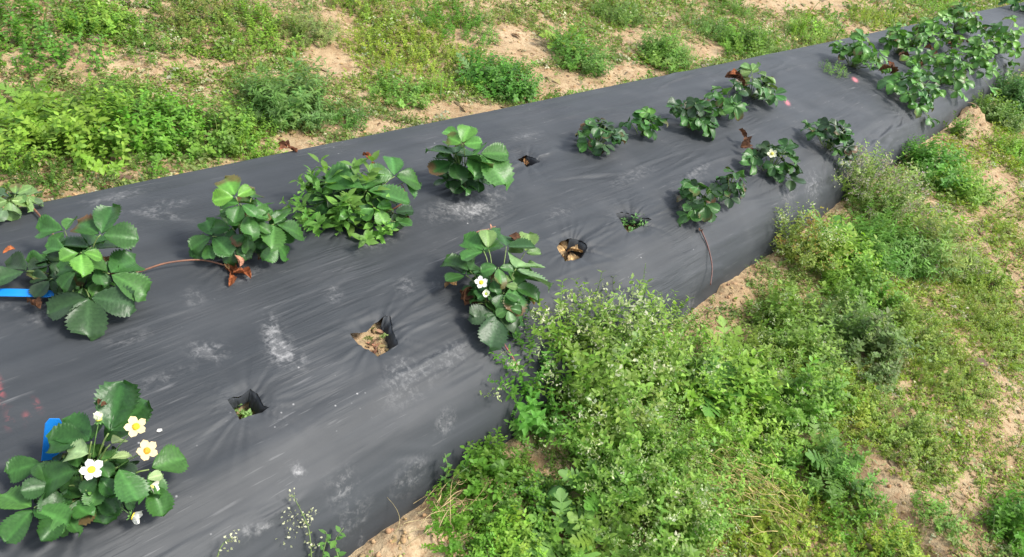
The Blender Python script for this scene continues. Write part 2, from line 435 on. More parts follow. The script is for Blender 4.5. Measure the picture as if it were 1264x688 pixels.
keep = np.ones(len(TF), bool)
for k_, P in HP.items():
    cen = VF[TF].mean(1)
    near = (np.hypot(cen[:, 0] - HC[k_][0], cen[:, 1] - HC[k_][1]) < .15)
    ins = np.zeros(len(TF), bool); ins[near] = in_poly(cen[near, 0], cen[near, 1], P)
    rim = np.intersect1d(np.unique(TF[ins]), np.unique(TF[near & ~ins]))
    for v in rim: VF[v, :2] = near_on_poly(VF[v, :2], P)
    keep &= ~ins
    dist = np.hypot(VF[:, 0] - HC[k_][0], VF[:, 1] - HC[k_][1]); R_ = np.hypot(*(P - HC[k_])[:, :2].T).mean()
    VF[:, 2] -= .007 * np.exp(-((dist - R_ * .8) / .018) ** 2) * (dist < .12)
TF = TF[keep]
film = to_mesh('plastic_mulch', VF, TF, None, M_FILM)
def blob(lst):
    a = np.zeros(len(VF))
    for (u, v, ru, rv, ang, s) in lst:     # centre in the photo, radii in photo pixels, turn, strength
        c = at(u, v, .21); ca, sa = math.cos(math.radians(ang)), math.sin(math.radians(ang))
        e1 = (at(u + ru * ca, v + ru * sa, .21) - c)[:2]; e2 = (at(u - rv * sa, v + rv * ca, .21) - c)[:2]
        Mi = np.linalg.inv(np.array([e1, e2]).T)
        q = (VF[:, :2] - c[:2]) @ Mi.T
        a += s * np.exp(-(q ** 2).sum(1) ** 1.5)
    return a
def fattr(name, a):
    x = film.attributes.new(name, 'FLOAT', 'POINT'); x.data.foreach_set('value', np.clip(a, 0, 1).astype(np.float32))
fattr('dust', blob([(338, 415, 14, 24, -15, .75), (352, 437, 18, 16, 0, .75), (257, 436, 24, 13, 10, .65), (575, 256, 46, 14, -15, .75), (590, 266, 25, 12, 0, .5), (370, 563, 10, 7, 0, 1.),
    (430, 570, 20, 14, -30, .5), (505, 603, 16, 8, -40, .8), (465, 610, 3, 24, -8, .7), (325, 623, 14, 5, -20, .8), (305, 632, 6, 7, 0, .6), (412, 366, 10, 10, 0, .5), (372, 448, 9, 9, 0, .4),
    (240, 370, 14, 12, 0, .4), (300, 340, 30, 14, -20, .3), (490, 445, 16, 10, -30, .4), (560, 430, 26, 14, -30, .35), (690, 265, 18, 9, -20, .3), (140, 232, 40, 8, -12, .6), (205, 248, 30, 8, -10, .4), (195, 262, 40, 6, 10, .45),
    (500, 355, 12, 12, 0, .4), (540, 350, 10, 8, 0, .3), (885, 330, 10, 14, -30, .6), (470, 300, 30, 10, -20, .4), (860, 215, 18, 8, -30, .5), (650, 168, 20, 4, -14, .4), (1015, 210, 14, 10, 0, .5), (980, 222, 12, 9, 0, .6),
    (505, 460, 34, 20, -30, .4), (445, 590, 30, 10, -40, .3), (560, 490, 14, 9, -40, .5), (520, 540, 24, 9, -38, .5), (780, 220, 30, 8, -20, .3), (20, 380, 20, 6, 0, .4), (50, 395, 22, 7, -15, .5), (160, 420, 30, 8, -15, .3), (200, 470, 40, 8, -20, .3)]))
fattr('paint', blob([(0, 486, 4, 17, -8, .5), (33, 518, 2.5, 8, -10, .3), (46, 500, 1.5, 12, -25, .28), (12, 520, 5, 12, 0, .16)]))
fattr('pink', blob([(1054, 101, 4, 1.8, 35, .8), (971, 129, 4, 2, 45, .6)]))
fo = link('plastic_mulch', film)
tag(fo, 'black plastic film stretched over the raised bed, dusty and wrinkled', 'plastic film')

# folded flaps of film hanging down into the planting holes
def strip(P, sel, depth, inward, name, lab=None):
    G_ = Geo(); pts = []
    for a, b in zip(sel[:-1], sel[1:]):
        for t in np.linspace(0, 1, 7)[:-1]: pts.append(P[a] * (1 - t) + P[b] * t)
    pts.append(P[sel[-1]]); pts = np.array(pts); c = P.mean(0); rows = []
    top = np.array([VF[np.argmin((VF[:, 0] - q[0]) ** 2 + (VF[:, 1] - q[1]) ** 2), 2] for q in pts])
    for j in range(6):
        f = j / 5; q = pts + (c - pts) * inward * f ** .7
        q[:, 2] = top - .0015 - depth * f ** 1.3 + .004 * fbm(np.arange(len(q)) * .7, np.full(len(q), j * .6), 71, 2)
        q[:, :2] += (c - pts)[:, :2] * (.12 * fbm(np.arange(len(q)) * .8, np.full(len(q), j * .5), 72, 2))[:, None] * f
        rows.append(q)
    V = np.array(rows); G_.add(V.reshape(-1, 3), grid_tris(len(V), V.shape[1]), (.03, .03, .03))
    o = obj(name, G_, M_FILM, fo)
    return o
fo.location = (0, 0, 0)
strip(HP['H1'], [3, 4, 5, 6, 7, 8, 9], .04, .32, 'hole_flap'); strip(HP['H1'], [0, 1, 2, 3], .03, .12, 'hole_flap')
strip(HP['H2'], [4, 5, 6, 7, 8, 9], .035, .3, 'hole_flap')
strip(HP['H3'], [2, 3, 4, 5, 6], .05, .3, 'hole_flap')
strip(HP['H4'], [0, 1, 2, 3], .045, .3, 'hole_flap')
strip(HP['H5'], [1, 2, 3], .04, .3, 'hole_flap')

# ------------------------------------------------------------------ leaf templates (x along the leaf, z its upper side)
def grid_leaf(nu, nv, width, fold, curl, pleat=.016, tooth=.075, slant=.16, lighter=.35, twist=0., seed=0):
    r = np.random.default_rng(seed)
    U = np.linspace(0, 1, nu); W = np.linspace(-1, 1, nv); V = []; C = []
    wob = r.uniform(-.09, .09, 4)
    for i, u in enumerate(U):
        w = (u ** .60) * (1.0001 - u) ** .42; w /= (.588 ** .60) * (.412 ** .42); w *= width
        odd = i % 2
        for v in W:
            e = abs(v)
            ww = w * (1 + (tooth if odd else -tooth) * (e > .98))
            x = u + slant * e * (1 - u) * min(1, u * 4) + (tooth * .5 * (e > .98) * odd)
            y = v * ww
            z = fold * e ** 1.3 * w - curl * u * u + (pleat if odd else -pleat) * min(1, e * 2.2) * min(1, (1 - u) * 5) * min(1, u * 5)
            z += wob[0] * math.sin(u * 5 + v * 2 + wob[1] * 60) * e + twist * v * u * .2
            V.append((x, y, z))
            k = 1. + lighter * 1.5 * max(0, 1 - e * 4) + (.10 if not odd else -.05) * min(1, e * 3)
            C.append((k * 1., k * 1., k * .95))
    return np.array(V), grid_tris(nu, nv), np.array(C)

def leaf_set(nu, nv, n=6):
    return [grid_leaf(nu, nv, .385 + .085 * random.random(), random.uniform(.08, .6), random.uniform(.04, .38), twist=random.uniform(-1.4, 1.4), seed=k) for k in range(n)]
LEAF_HI = leaf_set(20, 9, 10); LEAF_LO = leaf_set(10, 5)
DEADT = []
for k in range(5):
    V, T, C = grid_leaf(14, 9, .4, .5, .3, .02, .05, seed=40 + k)
    V = V.copy(); V[:, 2] += .16 * fbm(V[:, 0] * 5 + k * 7, V[:, 1] * 6, 81 + k, 3); V[:, 1] *= .8 + .3 * np.cos(V[:, 0] * 3 + k); V[:, 2] += .25 * np.abs(V[:, 1])
    C = C * (1 + .5 * fbm(V[:, 0] * 4 + k * 3, V[:, 1] * 5, 90 + k, 3))[:, None]
    DEADT.append((V, T, C))

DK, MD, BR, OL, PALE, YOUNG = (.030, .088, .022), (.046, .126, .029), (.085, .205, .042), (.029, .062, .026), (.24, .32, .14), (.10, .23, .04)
BROWN, RUST, TAN_, PINKB = (.075, .035, .020), (.20, .065, .028), (.30, .18, .09), (.42, .22, .16)

BROWNING = .10
def trifoliate(G_, J, tip, col, lat=.92, up_=NZ, tpl=LEAF_HI, spread=72., lateral=(1, 1), tilt=0.):
    J = np.asarray(J, float); d = np.asarray(tip, float) - J; Ln = np.linalg.norm(d); d = d / Ln; Ln *= .90
    n = nrm(np.asarray(up_, float)); side = np.cross(n, d)
    n = nrm(n + side * tilt); F = frames(d[None], n[None])[0]
    dirs = [(0., 1.)]
    if lateral[0]: dirs.append((math.radians(spread + random.uniform(-10, 10)), lat * random.uniform(.93, 1.05)))
    if lateral[1]: dirs.append((-math.radians(spread + random.uniform(-10, 10)), lat * random.uniform(.93, 1.05)))
    for a, s in dirs:
        dd = F[:, 0] * math.cos(a) + F[:, 1] * math.sin(a) + F[:, 2] * random.uniform(-.14, .08)
        nn = F[:, 2] + F[:, 0] * random.uniform(-.12, .12) + F[:, 1] * (math.sin(a) * -.14 + random.uniform(-.1, .1))
        Rm = frames(dd[None], nn[None])
        t = np.array(col) * random.uniform(.78, 1.25) * np.array([random.uniform(.92, 1.1), 1, random.uniform(.9, 1.1)])
        inst(G_, tpl, (J + dd * .004)[None], Rm, s * Ln, t[None])
        if random.random() < BROWNING:      # browned, dry leaf margin
            C_ = G_.C[-1].copy(); V_ = G_.V[-1]; q = (V_ - J) @ Rm[0] / (s * Ln); e = np.clip((q[:, 0] - .80 + .62 * np.abs(q[:, 1]) + .25 * fbm(q[:, 0] * 4 + J[0] * 50, q[:, 1] * 4 + J[1] * 50, 7, 2)) * 5, 0, 1)[:, None] * random.uniform(.4, 1)
            G_.C[-1] = (C_ * (1 - e) + np.array([.13, .07, .035]) * e).astype(np.float32)

def on_bed(u, v, h=0.):
    p = at(u, v, .215 + h)
    for _ in range(4): p = at(u, v, float(bed_z(p[0], p[1])) + h)
    return p

FLW_PET = None
def petal_tpl(k):
    nu, nv = 6, 5; V = []
    for i in range(nu):
        u = i / (nu - 1); w = .56 * (u * .8 + .2) ** .5 * (1.02 - u ** 3.2) ** .5
        for v in np.linspace(-1, 1, nv):
            V.append((u * (1 - .06 * v * v), v * w, .10 * (v * v) * w + .16 * u * u + .03 * math.sin(k * 2 + u * 5 + v * 3)))
    return np.array(V), grid_tris(nu, nv), np.ones((nu * nv, 3))
PETALS = [petal_tpl(k) for k in range(4)]

def dome(G_, c, n, r, h, col, seg=10, rings=5):
    F = axis_frames(np.asarray(n, float)[None], np.array([0.]))[0]; V = []; 
    for i in range(rings + 1):
        a = i / rings * math.pi / 2
        for j in range(seg):
            q = 2 * math.pi * j / seg; rr = r * math.cos(a) * (1 + .06 * ((i + j) % 2)); V.append(np.asarray(c) + F @ np.array([rr * math.cos(q), rr * math.sin(q), h * math.sin(a)]))
    T = []
    for i in range(rings):
        for j in range(seg):
            k = (j + 1) % seg; T += [(i * seg + j, i * seg + k, i * seg + seg + k), (i * seg + j, i * seg + seg + k, i * seg + seg + j)]
    C = np.array([np.array(col) * random.uniform(.8, 1.15) for _ in V]); G_.add(np.array(V), T, C)

def flower(root, u, v, h, normal, size=.034, petal=(.74, .74, .68), eye=(.75, .58, .05), base=None, npet=5, ragged=0., open_=1.):
    """one open strawberry flower: petals with a domed yellow centre, green sepals and stalk"""
    c = on_bed(u, v, h); n = nrm(np.asarray(normal, float)); F = axis_frames(n[None], np.array([random.uniform(0, 6)]))[0]
    G_ = Geo(); r = size / 2
    for k in range(npet):
        a = 2 * math.pi * k / npet + random.uniform(-.15, .15)
        e = F @ np.array([math.cos(a), math.sin(a), 0])
        dd = nrm(e * open_ + n * (.12 + (1 - open_)) + random.uniform(-.1, .1) * n); nn = nrm(n - e * (1 - open_) * .9)
        if ragged and random.random() < ragged: continue
        inst(G_, PETALS, (c + e * r * .18 + n * (.0006 + .0005 * (k % 2)))[None], frames(dd[None], nn[None]), r * random.uniform(.88, 1.02), (np.array(petal) * random.uniform(.95, 1.03))[None])
    fo_ = obj('flower', G_, M_PETAL, root)
    E_ = Geo(); dome(E_, c + n * .001, n, r * .36, r * .28, eye); obj('flower_centre', E_, M_CENTRE, fo_)
    S_ = Geo()
    for k in range(8):
        a = 2 * math.pi * k / 8; e = F @ np.array([math.cos(a), math.sin(a), 0])
        inst(S_, [SMALL], (c - n * .002)[None], frames(nrm(e - n * .15)[None], n[None]), r * .62, np.array([[.09, .2, .05]]))
    if base is not None: tube(S_, bez(base, (np.asarray(base) + c) / 2 + NZ * .03, c - n * .002, 8), .0011, .0008, (.12, .22, .06), 5)
    obj('flower_stalk', S_, M_STEM, root)
    return fo_

# small simple leaves for weeds (unit length)
def small_leaf(w=.5, fold=.15, droop=.15):
    us = [0, .3, .62, 1.]; ws = [.02, .85, .8, .0]; V = []
    for u, q in zip(us, ws):
        for s in (-1, 0, 1): V.append((u, s * q * w / 2, fold * abs(s) * q * w - droop * u * u))
    C = np.ones((12, 3)); C[[1, 4, 7, 10]] = 1.15
    return np.array(V), grid_tris(4, 3), C
def tiny_leaf(w=.6):
    V = np.array([(0, 0, 0), (.55, w / 2, .08), (.5, 0, 0), (.55, -w / 2, .08), (1, 0, -.06)])
    return V, np.array([(0, 3, 2), (0, 2, 1), (2, 3, 4), (2, 4, 1)]), np.ones((5, 3))
SMALL = small_leaf(.5); SMALLW = small_leaf(.7, .1, .2); NARROW = small_leaf(.22, .1, .3); TINY = tiny_leaf()
def lobed_leaf(pairs=5, w=.24, droop=.35, cut=.75, seed=0):
    r = np.random.default_rng(seed); V = []; T = []; C = []
    def z(x, y): return -droop * x * x + .10 * abs(y)
    def q(x, y): V.append((x, y, z(x, y) + r.uniform(-.012, .012))); C.append((1., 1., 1.) if abs(y) > .03 else (1.25, 1.2, 1.2)); return len(V) - 1
    for i in range(pairs):
        u = .14 + .62 * i / (pairs - 1) if pairs > 1 else .4; ln = w * (.55 + .55 * math.sin(math.pi * (.18 + .62 * i / max(1, pairs - 1)))) * r.uniform(.85, 1.12)
        for s in (-1, 1):
            b0 = q(u - .065, s * .012); b1 = q(u + .075, s * .012); m0 = q(u + .0, s * ln * .5); m1 = q(u + .11, s * ln * .55); e0 = q(u + .06, s * ln * .85); e1 = q(u + .13, s * ln * .8); t = q(u + .13, s * ln * 1.03)
            for tri in ((b0, b1, m1), (b0, m1, m0), (m0, m1, e1), (m0, e1, e0), (e0, e1, t)): T.append(tri if s < 0 else tri[::-1])
    for i in range(8):
        u0, u1 = i / 8 * .9, (i + 1) / 8 * .9; hw = .016 + .02 * (i > 1) * (1 - cut) * 4
        a, b, c_, d_ = q(u0, -hw), q(u1, -hw), q(u1, hw), q(u0, hw); T += [(a, b, c_), (a, c_, d_)]
    a = q(.78, 0); ring = [q(.78 + .17 * (1 - math.cos(t * .5)) + .0, w * .5 * math.sin(t)) for t in np.linspace(-2.6, 2.6, 9)]
    ring = [q(.86 + .14 * math.cos(t), w * .5 * math.sin(t)) for t in np.linspace(-2.5, 2.5, 9)]
    for i in range(8): T.append((a, ring[i], ring[i + 1]))
    return np.array(V), np.array(T), np.array(C)
LOBED = [lobed_leaf(5, .24, .3, .75, k) for k in range(4)]
PINN = [lobed_leaf(7, .19, .25, .9, 10 + k) for k in range(3)]
BROAD = [grid_leaf(9, 5, .30, .25, .25, .01, .02, .1, .3, seed=60 + k) for k in range(3)]

def gtup(G_): return G_.arr()

def sprig(seed, nodes, leaf, lsize, spread, pairs=2, bend=.25, stem_r=.006, stem_col=(.9, .9, .7), taper=.4, start=.12, up=.35, whorl_jit=.4, top=True):
    """one upright leafy shoot of unit height, z up"""
    r = np.random.default_rng(seed); G_ = Geo(); a = r.uniform(0, 6.28)
    P = bez((0, 0, 0), (0, 0, .6), (bend * math.cos(a), bend * math.sin(a), 1.), 7)
    tube(G_, P, stem_r, stem_r * .5, stem_col, 3)
    for i in range(nodes):
        f = start + (1 - start) * (i / max(1, nodes - 1)) ** .9; p = np.array([np.interp(f, np.linspace(0, 1, 7), P[:, k]) for k in range(3)])
        yaw = i * 1.7 + r.uniform(-whorl_jit, whorl_jit); s = lsize * (1 - taper * f) * r.uniform(.75, 1.2)
        for k in range(pairs):
            b = yaw + 2 * math.pi * k / pairs + r.uniform(-.3, .3); el = up * (.4 + f) + r.uniform(-.3, .3)
            d = np.array([math.cos(b) * math.cos(el), math.sin(b) * math.cos(el), math.sin(el)]); n = np.array([-math.cos(b) * math.sin(el) , -math.sin(b) * math.sin(el), math.cos(el)]) + r.uniform(-.25, .25, 3)
            Rm = frames(d[None], n[None]); q = leaf if not isinstance(leaf, list) else leaf[r.integers(len(leaf))]
            V, T, C = q; G_.add(V @ Rm[0].T * s + p, T, C * r.uniform(.82, 1.2))
    return gtup(G_), P

def flower_head(seed, P, n, size, colr, spread, blob=True):
    r = np.random.default_rng(seed); G_ = Geo()
    for i in range(n):
        f = r.uniform(.72, 1.0); p = np.array([np.interp(f, np.linspace(0, 1, len(P)), P[:, k]) for k in range(3)]) + r.normal(0, spread, 3) * np.array([1, 1, .7])
        c = np.array(colr[r.integers(len(colr))]) * r.uniform(.8, 1.15)
        for k in range(2):
            d = nrm(r.normal(0, 1, 3) + np.array([0, 0, .5])); Rm = frames(d[None], r.normal(0, 1, (1, 3)))
            V, T, C = TINY; G_.add(V @ Rm[0].T * size * r.uniform(.7, 1.2) + p, T, C * c)
    return gtup(G_)

EMPTY_T = (np.zeros((0, 3)), np.zeros((0, 3), int), np.zeros((0, 3)))
def kind_set(n, fn): return [fn(k) for k in range(n)]
def k_leafyl(k): g_, P = sprig(120 + k, 6, SMALL, .48, 1, 2, .3, up=.5); return g_, EMPTY_T
def k_leafy(k): g_, P = sprig(100 + k, 9, SMALL, .26, 1, 2, .3); return g_, EMPTY_T
def k_small(k): g_, P = sprig(160 + k, 14, SMALL, .145, 1, 2, .4, .005, (.9, 1., .7), .35, .05); return g_, flower_head(160 + k, P, 5, .035, [(.46, .52, .27), (.34, .46, .16)], .04)
def k_round(k): g_, P = sprig(140 + k, 8, SMALLW, .25, 1, 2, .35, up=.25); return g_, EMPTY_T
def k_fine(k): g_, P = sprig(200 + k, 11, NARROW, .26, 1, 3, .45, .005, taper=.3); return g_, EMPTY_T
def k_chick(k): g_, P = sprig(240 + k, 9, TINY, .20, 1, 3, .5, .006, taper=.2); return g_, EMPTY_T
def k_flower(k):
    g_, P = sprig(300 + k, 8, SMALL, .15, 1, 2, .3, .006, (.9, 1., .6), .5, .05); return g_, flower_head(300 + k, P, 16, .05, [(.46, .52, .27), (.34, .46, .16), (.60, .60, .44), (.28, .40, .12)], .05)
def k_seed(k):
    g_, P = sprig(340 + k, 9, NARROW, .18, 1, 2, .35, .005, (1., .9, .7), .5, .05); return g_, flower_head(340 + k, P, 16, .045, [(.42, .34, .36), (.55, .5, .45), (.36, .34, .22), (.30, .22, .25)], .06)
def k_dry(k):
    g_, P = sprig(380 + k, 8, TINY, .13, 1, 2, .4, .007, (1.1, .8, .6), .4, .1); return g_, flower_head(380 + k, P, 10, .06, [(.36, .22, .08), (.42, .32, .1), (.26, .13, .06)], .07)
KINDS = {'leafy': kind_set(8, k_leafy), 'small': kind_set(8, k_small), 'round': kind_set(8, k_round), 'large': kind_set(8, k_leafyl), 'fine': kind_set(8, k_fine), 'chick': kind_set(8, k_chick), 'flower': kind_set(8, k_flower), 'seed': kind_set(6, k_seed), 'dry': kind_set(6, k_dry)}
GROW = nrm(np.array([-.09, .12, 1.]))

def base_pt(u, v):
    p = at(u, v, 0.)
    for _ in range(5): p = at(u, v, float(gz(p[0], p[1])))
    return p

YG, GN, DG, BG, GG, LM = (.26, .345, .040), (.135, .25, .034), (.075, .165, .030), (.125, .21, .070), (.21, .27, .080), (.20, .335, .042)
def jit(col, n, a=.18):
    c = np.array(col)[None] * rng.uniform(1 - a, 1 + a, (n, 1)); return c * np.array([1, 1, 1]) * rng.uniform(1 - a * .5, 1 + a * .5, (n, 3))

def clump_geo(F_, H_, c, r, h, n, kinds, tint, ecc=(1., 1.), flat=.35):
    m = n; ang = rng.uniform(0, 2 * math.pi, m); q = np.sqrt(rng.uniform(0, 1, m))
    sd = int(abs(c[0] * 977 + c[1] * 613) * 10) % 1000
    rad = r * .8 * (1 + .4 * fbm(np.cos(ang) * 1.7 + sd, np.sin(ang) * 1.7, 31, 2))
    x = c[0] + np.cos(ang) * q * rad * ecc[0]; y = c[1] + np.sin(ang) * q * rad * ecc[1]
    pos = np.stack([x, y, ground_any(x, y) - .004], -1)
    out_ = np.stack([np.cos(ang), np.sin(ang), 0 * ang], -1)
    a = GROW[None] + out_ * (q * rng.uniform(.2, .9, m))[:, None] + rng.normal(0, .16, (m, 3))
    lump = .75 + .5 * vnoise(x / (r * .4) + sd, y / (r * .4), 41)
    S = h * (1 - flat * q ** 2) * rng.uniform(.45, 1.1, m) * lump
    Rm = axis_frames(a, rng.uniform(0, 6.28, m)); hue = (.85 + .3 * vnoise(x / .05 + 3, y / .05, 43))[:, None]; hue = hue * np.array([1, 1, 1]) ** 1
    tn = jit(np.array(tint) * (np.array([1.36, 1.45, .80]) if max(tint) < .215 else 1.), m) * hue
    names = list(kinds); w = np.array([kinds[k] for k in names], float); w /= w.sum(); pick = rng.choice(len(names), m, p=w)
    for i, k in enumerate(names):
        ix = np.where(pick == i)[0]
        if len(ix) == 0: continue
        st = rng.bit_generator.state
        inst(F_, [t[0] for t in KINDS[k]], pos[ix], Rm[ix], S[ix], tn[ix])
        rng.bit_generator.state = st
        inst(H_, [t[1] for t in KINDS[k]], pos[ix], Rm[ix], S[ix], jit((1, 1, 1), len(ix), .1))

def ground_any(x, y):
    t = bed_t(x, y); return np.where((t > .03) & (t < .97), bed_z(x, y), gz(x, y))

def rosette_geo(F_, c, n, Ln, tpls, tint, elev=(15, 60), up0=0.):
    az = np.arange(n) * 2.399 + rng.uniform(-.4, .4, n); el = np.radians(rng.uniform(elev[0], elev[1], n)); l = Ln * rng.uniform(.65, 1.1, n)
    d = np.stack([np.cos(az) * np.cos(el), np.sin(az) * np.cos(el), np.sin(el)], -1); nn = np.stack([-np.cos(az) * np.sin(el), -np.sin(az) * np.sin(el), np.cos(el)], -1) + rng.normal(0, .15, (n, 3))
    pos = np.tile(np.asarray(c) + NZ * up0, (n, 1)) + d * .008
    inst(F_, tpls, pos, frames(d, nn), l, jit(tint, n))

def weed(name, label, cat, group, px, r, h, n, kinds, tint, ecc=(1., 1.), ros=None, flat=.35, extra=None):
    """one weed clump: foliage and, where it blooms, flower heads as a part"""
    c = base_pt(*px) if px[0] is not None else None
    F_ = Geo(); H_ = Geo()
    if n: clump_geo(F_, H_, c, r, h, n, kinds, tint, ecc, flat)
    for q in (ros or []):
        rosette_geo(F_, base_pt(q[0], q[1]), q[2], q[3], q[4], q[5], q[6] if len(q) > 6 else (15, 60), h * .2)
    if extra: extra(F_, H_)
    if H_.n:
        root = empty(name, c); tag(root, label, cat, group)
        obj('foliage', F_, M_WEED, root, smooth=True); obj('flower_heads', H_, M_WEED, root)
        return root
    o = obj(name, F_, M_WEED, None, c); tag(o, label, cat, group); return o

# ------------------------------------------------------------------ strawberry plants
def strawberry(label, base, leaves=(), rand=None, stems=True, tpl=LEAF_HI, dead=(), runner=None, seed=0, name='strawberry_plant', stemcol=(.14, .20, .06)):
    random.seed(seed * 13 + 5)
    b = on_bed(*base); root = empty(name, b); tag(root, label, 'strawberry plant', 'strawberry plants growing through the black plastic film')
    F_ = Geo(); S_ = Geo()
    for q in leaves:
        ju, jv, h, tu, tv, col = q[:6]; opt = q[6] if len(q) > 6 else {}
        J = on_bed(ju, jv, h); drop = opt.get('drop', .012); tip = at(tu, tv, J[2] - drop)
        Ln = np.linalg.norm(tip - J)
        upv = NZ + np.array(opt.get('lean', (0, 0, 0))) + .18 * nrm(CAM - J)
        trifoliate(F_, J, tip, col, opt.get('lat', .92), upv, tpl, opt.get('spread', 78.), opt.get('lateral', (1, 1)), opt.get('tilt', random.uniform(-.15, .15)))
        if stems: tube(S_, bez(b - NZ * .025 + np.array([random.uniform(-.012, .012), random.uniform(-.012, .012), 0]), b * .45 + J * .55 + NZ * (.012 + .25 * h), J, 7), .0017, .0012, np.array(stemcol) * random.uniform(.8, 1.2), 5)
    if rand:
        n, R_, H_, Ln0, col = rand[:5]; n = int(n * (2.1 if tpl is LEAF_LO or seed >= 17 else 1.5)); R_ *= 1.02; H_ *= .9; Ln0 *= (.82 if seed >= 17 else .9); off = rand[5] if len(rand) > 5 else (0, 0)
        for k in range(n):
            az = k * 2.399 + random.uniform(-.5, .5); f = math.sqrt((k + .5) / n); rho = R_ * f * random.uniform(.6, 1.25) * (1 + .3 * math.sin(az * 2 + seed))
            h = H_ * (1 - .68 * f * f) * random.uniform(.45, 1.25) + .012
            J = b + np.array([math.cos(az) * rho * .8 + off[0], math.sin(az) * rho * .8 + off[1], 0]); J[2] = float(bed_z(J[0], J[1])) + h
            Ln = Ln0 * random.uniform(.75, 1.15); el = random.uniform(-.9, .45) if f > .4 else random.uniform(-.2, .6)
            d = np.array([math.cos(az) * math.cos(el), math.sin(az) * math.cos(el), math.sin(el)])
            tip = J + d * Ln; tip[2] = max(tip[2], float(bed_z(tip[0], tip[1])) + .006)
            cc = col[random.randrange(len(col))]
            upv = NZ + np.array([math.cos(az), math.sin(az), 0]) * random.uniform(.0, .5) + .15 * nrm(CAM - J)
            trifoliate(F_, J, tip, cc, random.uniform(.85, .98), upv, tpl, 72., (1, 1), random.uniform(-.5, .5))
            tube(S_, bez(b - NZ * .025, b * .5 + J * .5 + NZ * .25 * h, J, 5), .0018, .0012, np.array(stemcol) * random.uniform(.8, 1.2), 4)
    obj('foliage', F_, M_LEAF, root)
    if S_.n: obj('stems', S_, M_STEM, root)
    for q in dead:
        u, v, h, size, col = q[:5]; D_ = Geo(); m = q[5] if len(q) > 5 else 3; c = on_bed(u, v, h)
        for k in range(m):
            d = np.array([random.uniform(-1, 1), random.uniform(-1, 1), random.uniform(-.35, .35)]); n_ = NZ + np.array([random.uniform(-.6, .6), random.uniform(-.6, .6), 0])
            inst(D_, DEADT, (c + np.array([random.uniform(-.4, .4), random.uniform(-.4, .4), 0]) * size + NZ * .3 * size * random.random())[None], frames(d[None], n_[None]), size * random.uniform(.7, 1.1), (np.array(col) * random.uniform(.7, 1.3))[None])
        o = obj('withered_leaf', D_, M_DEAD, root)
        tag(o, {BROWN: 'dark brown withered leaf', RUST: 'rusty brown curled dead leaf', TAN_: 'pale tan dried leaf', PINKB: 'pinkish dried leaf'}[col])
    for q in (runner or []):
        pts, r_, col = q; G_ = Geo(); tube(G_, spline([on_bed(*p_) if bed_t(*on_bed(*p_)[:2]) > .1 else on_bed(*p_) for p_ in pts], 8), r_, r_ * .8, col, 6)
        o = obj('runner', G_, M_STEM, root); tag(o, 'reddish brown runner stem lying on the film')
    return root, b

A_ = dict
# nearest plant, lower left, in bloom
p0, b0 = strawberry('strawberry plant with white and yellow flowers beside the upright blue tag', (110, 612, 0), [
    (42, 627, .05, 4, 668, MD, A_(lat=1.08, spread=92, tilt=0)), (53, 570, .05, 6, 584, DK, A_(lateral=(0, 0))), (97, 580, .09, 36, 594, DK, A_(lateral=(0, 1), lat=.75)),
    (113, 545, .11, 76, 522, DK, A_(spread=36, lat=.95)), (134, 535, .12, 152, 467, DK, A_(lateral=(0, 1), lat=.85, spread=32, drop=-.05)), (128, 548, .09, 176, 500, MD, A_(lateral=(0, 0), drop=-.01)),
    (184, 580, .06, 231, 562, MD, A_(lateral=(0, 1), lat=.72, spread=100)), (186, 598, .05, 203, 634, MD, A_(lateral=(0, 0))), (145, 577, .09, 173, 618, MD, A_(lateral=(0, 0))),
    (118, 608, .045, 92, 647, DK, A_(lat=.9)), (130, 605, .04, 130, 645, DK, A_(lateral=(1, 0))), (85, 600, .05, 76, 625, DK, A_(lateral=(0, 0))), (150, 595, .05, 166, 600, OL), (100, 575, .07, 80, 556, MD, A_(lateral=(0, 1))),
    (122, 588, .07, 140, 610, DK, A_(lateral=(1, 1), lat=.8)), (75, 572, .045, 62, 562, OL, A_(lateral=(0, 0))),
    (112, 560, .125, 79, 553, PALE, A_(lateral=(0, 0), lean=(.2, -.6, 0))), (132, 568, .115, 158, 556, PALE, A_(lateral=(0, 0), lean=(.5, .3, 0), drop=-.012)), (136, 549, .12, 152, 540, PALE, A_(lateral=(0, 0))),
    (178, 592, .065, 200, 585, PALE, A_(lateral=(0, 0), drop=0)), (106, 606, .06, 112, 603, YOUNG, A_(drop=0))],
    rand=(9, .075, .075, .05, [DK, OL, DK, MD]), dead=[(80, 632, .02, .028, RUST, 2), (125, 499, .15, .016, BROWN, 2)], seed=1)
to_cam = nrm(CAM - b0)
flower(p0, 113, 580, .125, to_cam + NZ * .2, .031, base=b0)
flower(p0, 168, 527, .165, to_cam + NZ * .5 + np.array([-.2, .1, 0]), .031, (.80, .68, .38), (.72, .48, .03), b0)
flower(p0, 181, 557, .125, to_cam + NZ * .3 + np.array([.3, 0, 0]), .031, (.74, .60, .34), (.58, .30, .03), b0, 5, .12)
flower(p0, 122, 519, .15, NZ + np.array([.1, .4, 0]), .026, (.78, .82, .62), (.45, .5, .08), b0, 5, 0, .35)
flower(p0, 163, 637, .035, np.array([.6, -.7, -.1]), .032, base=b0, open_=.55)
flower(p0, 186, 602, .06, np.array([.5, -.6, .3]), .026, (.80, .74, .62), (.5, .5, .12), b0, 5, .3, .6)

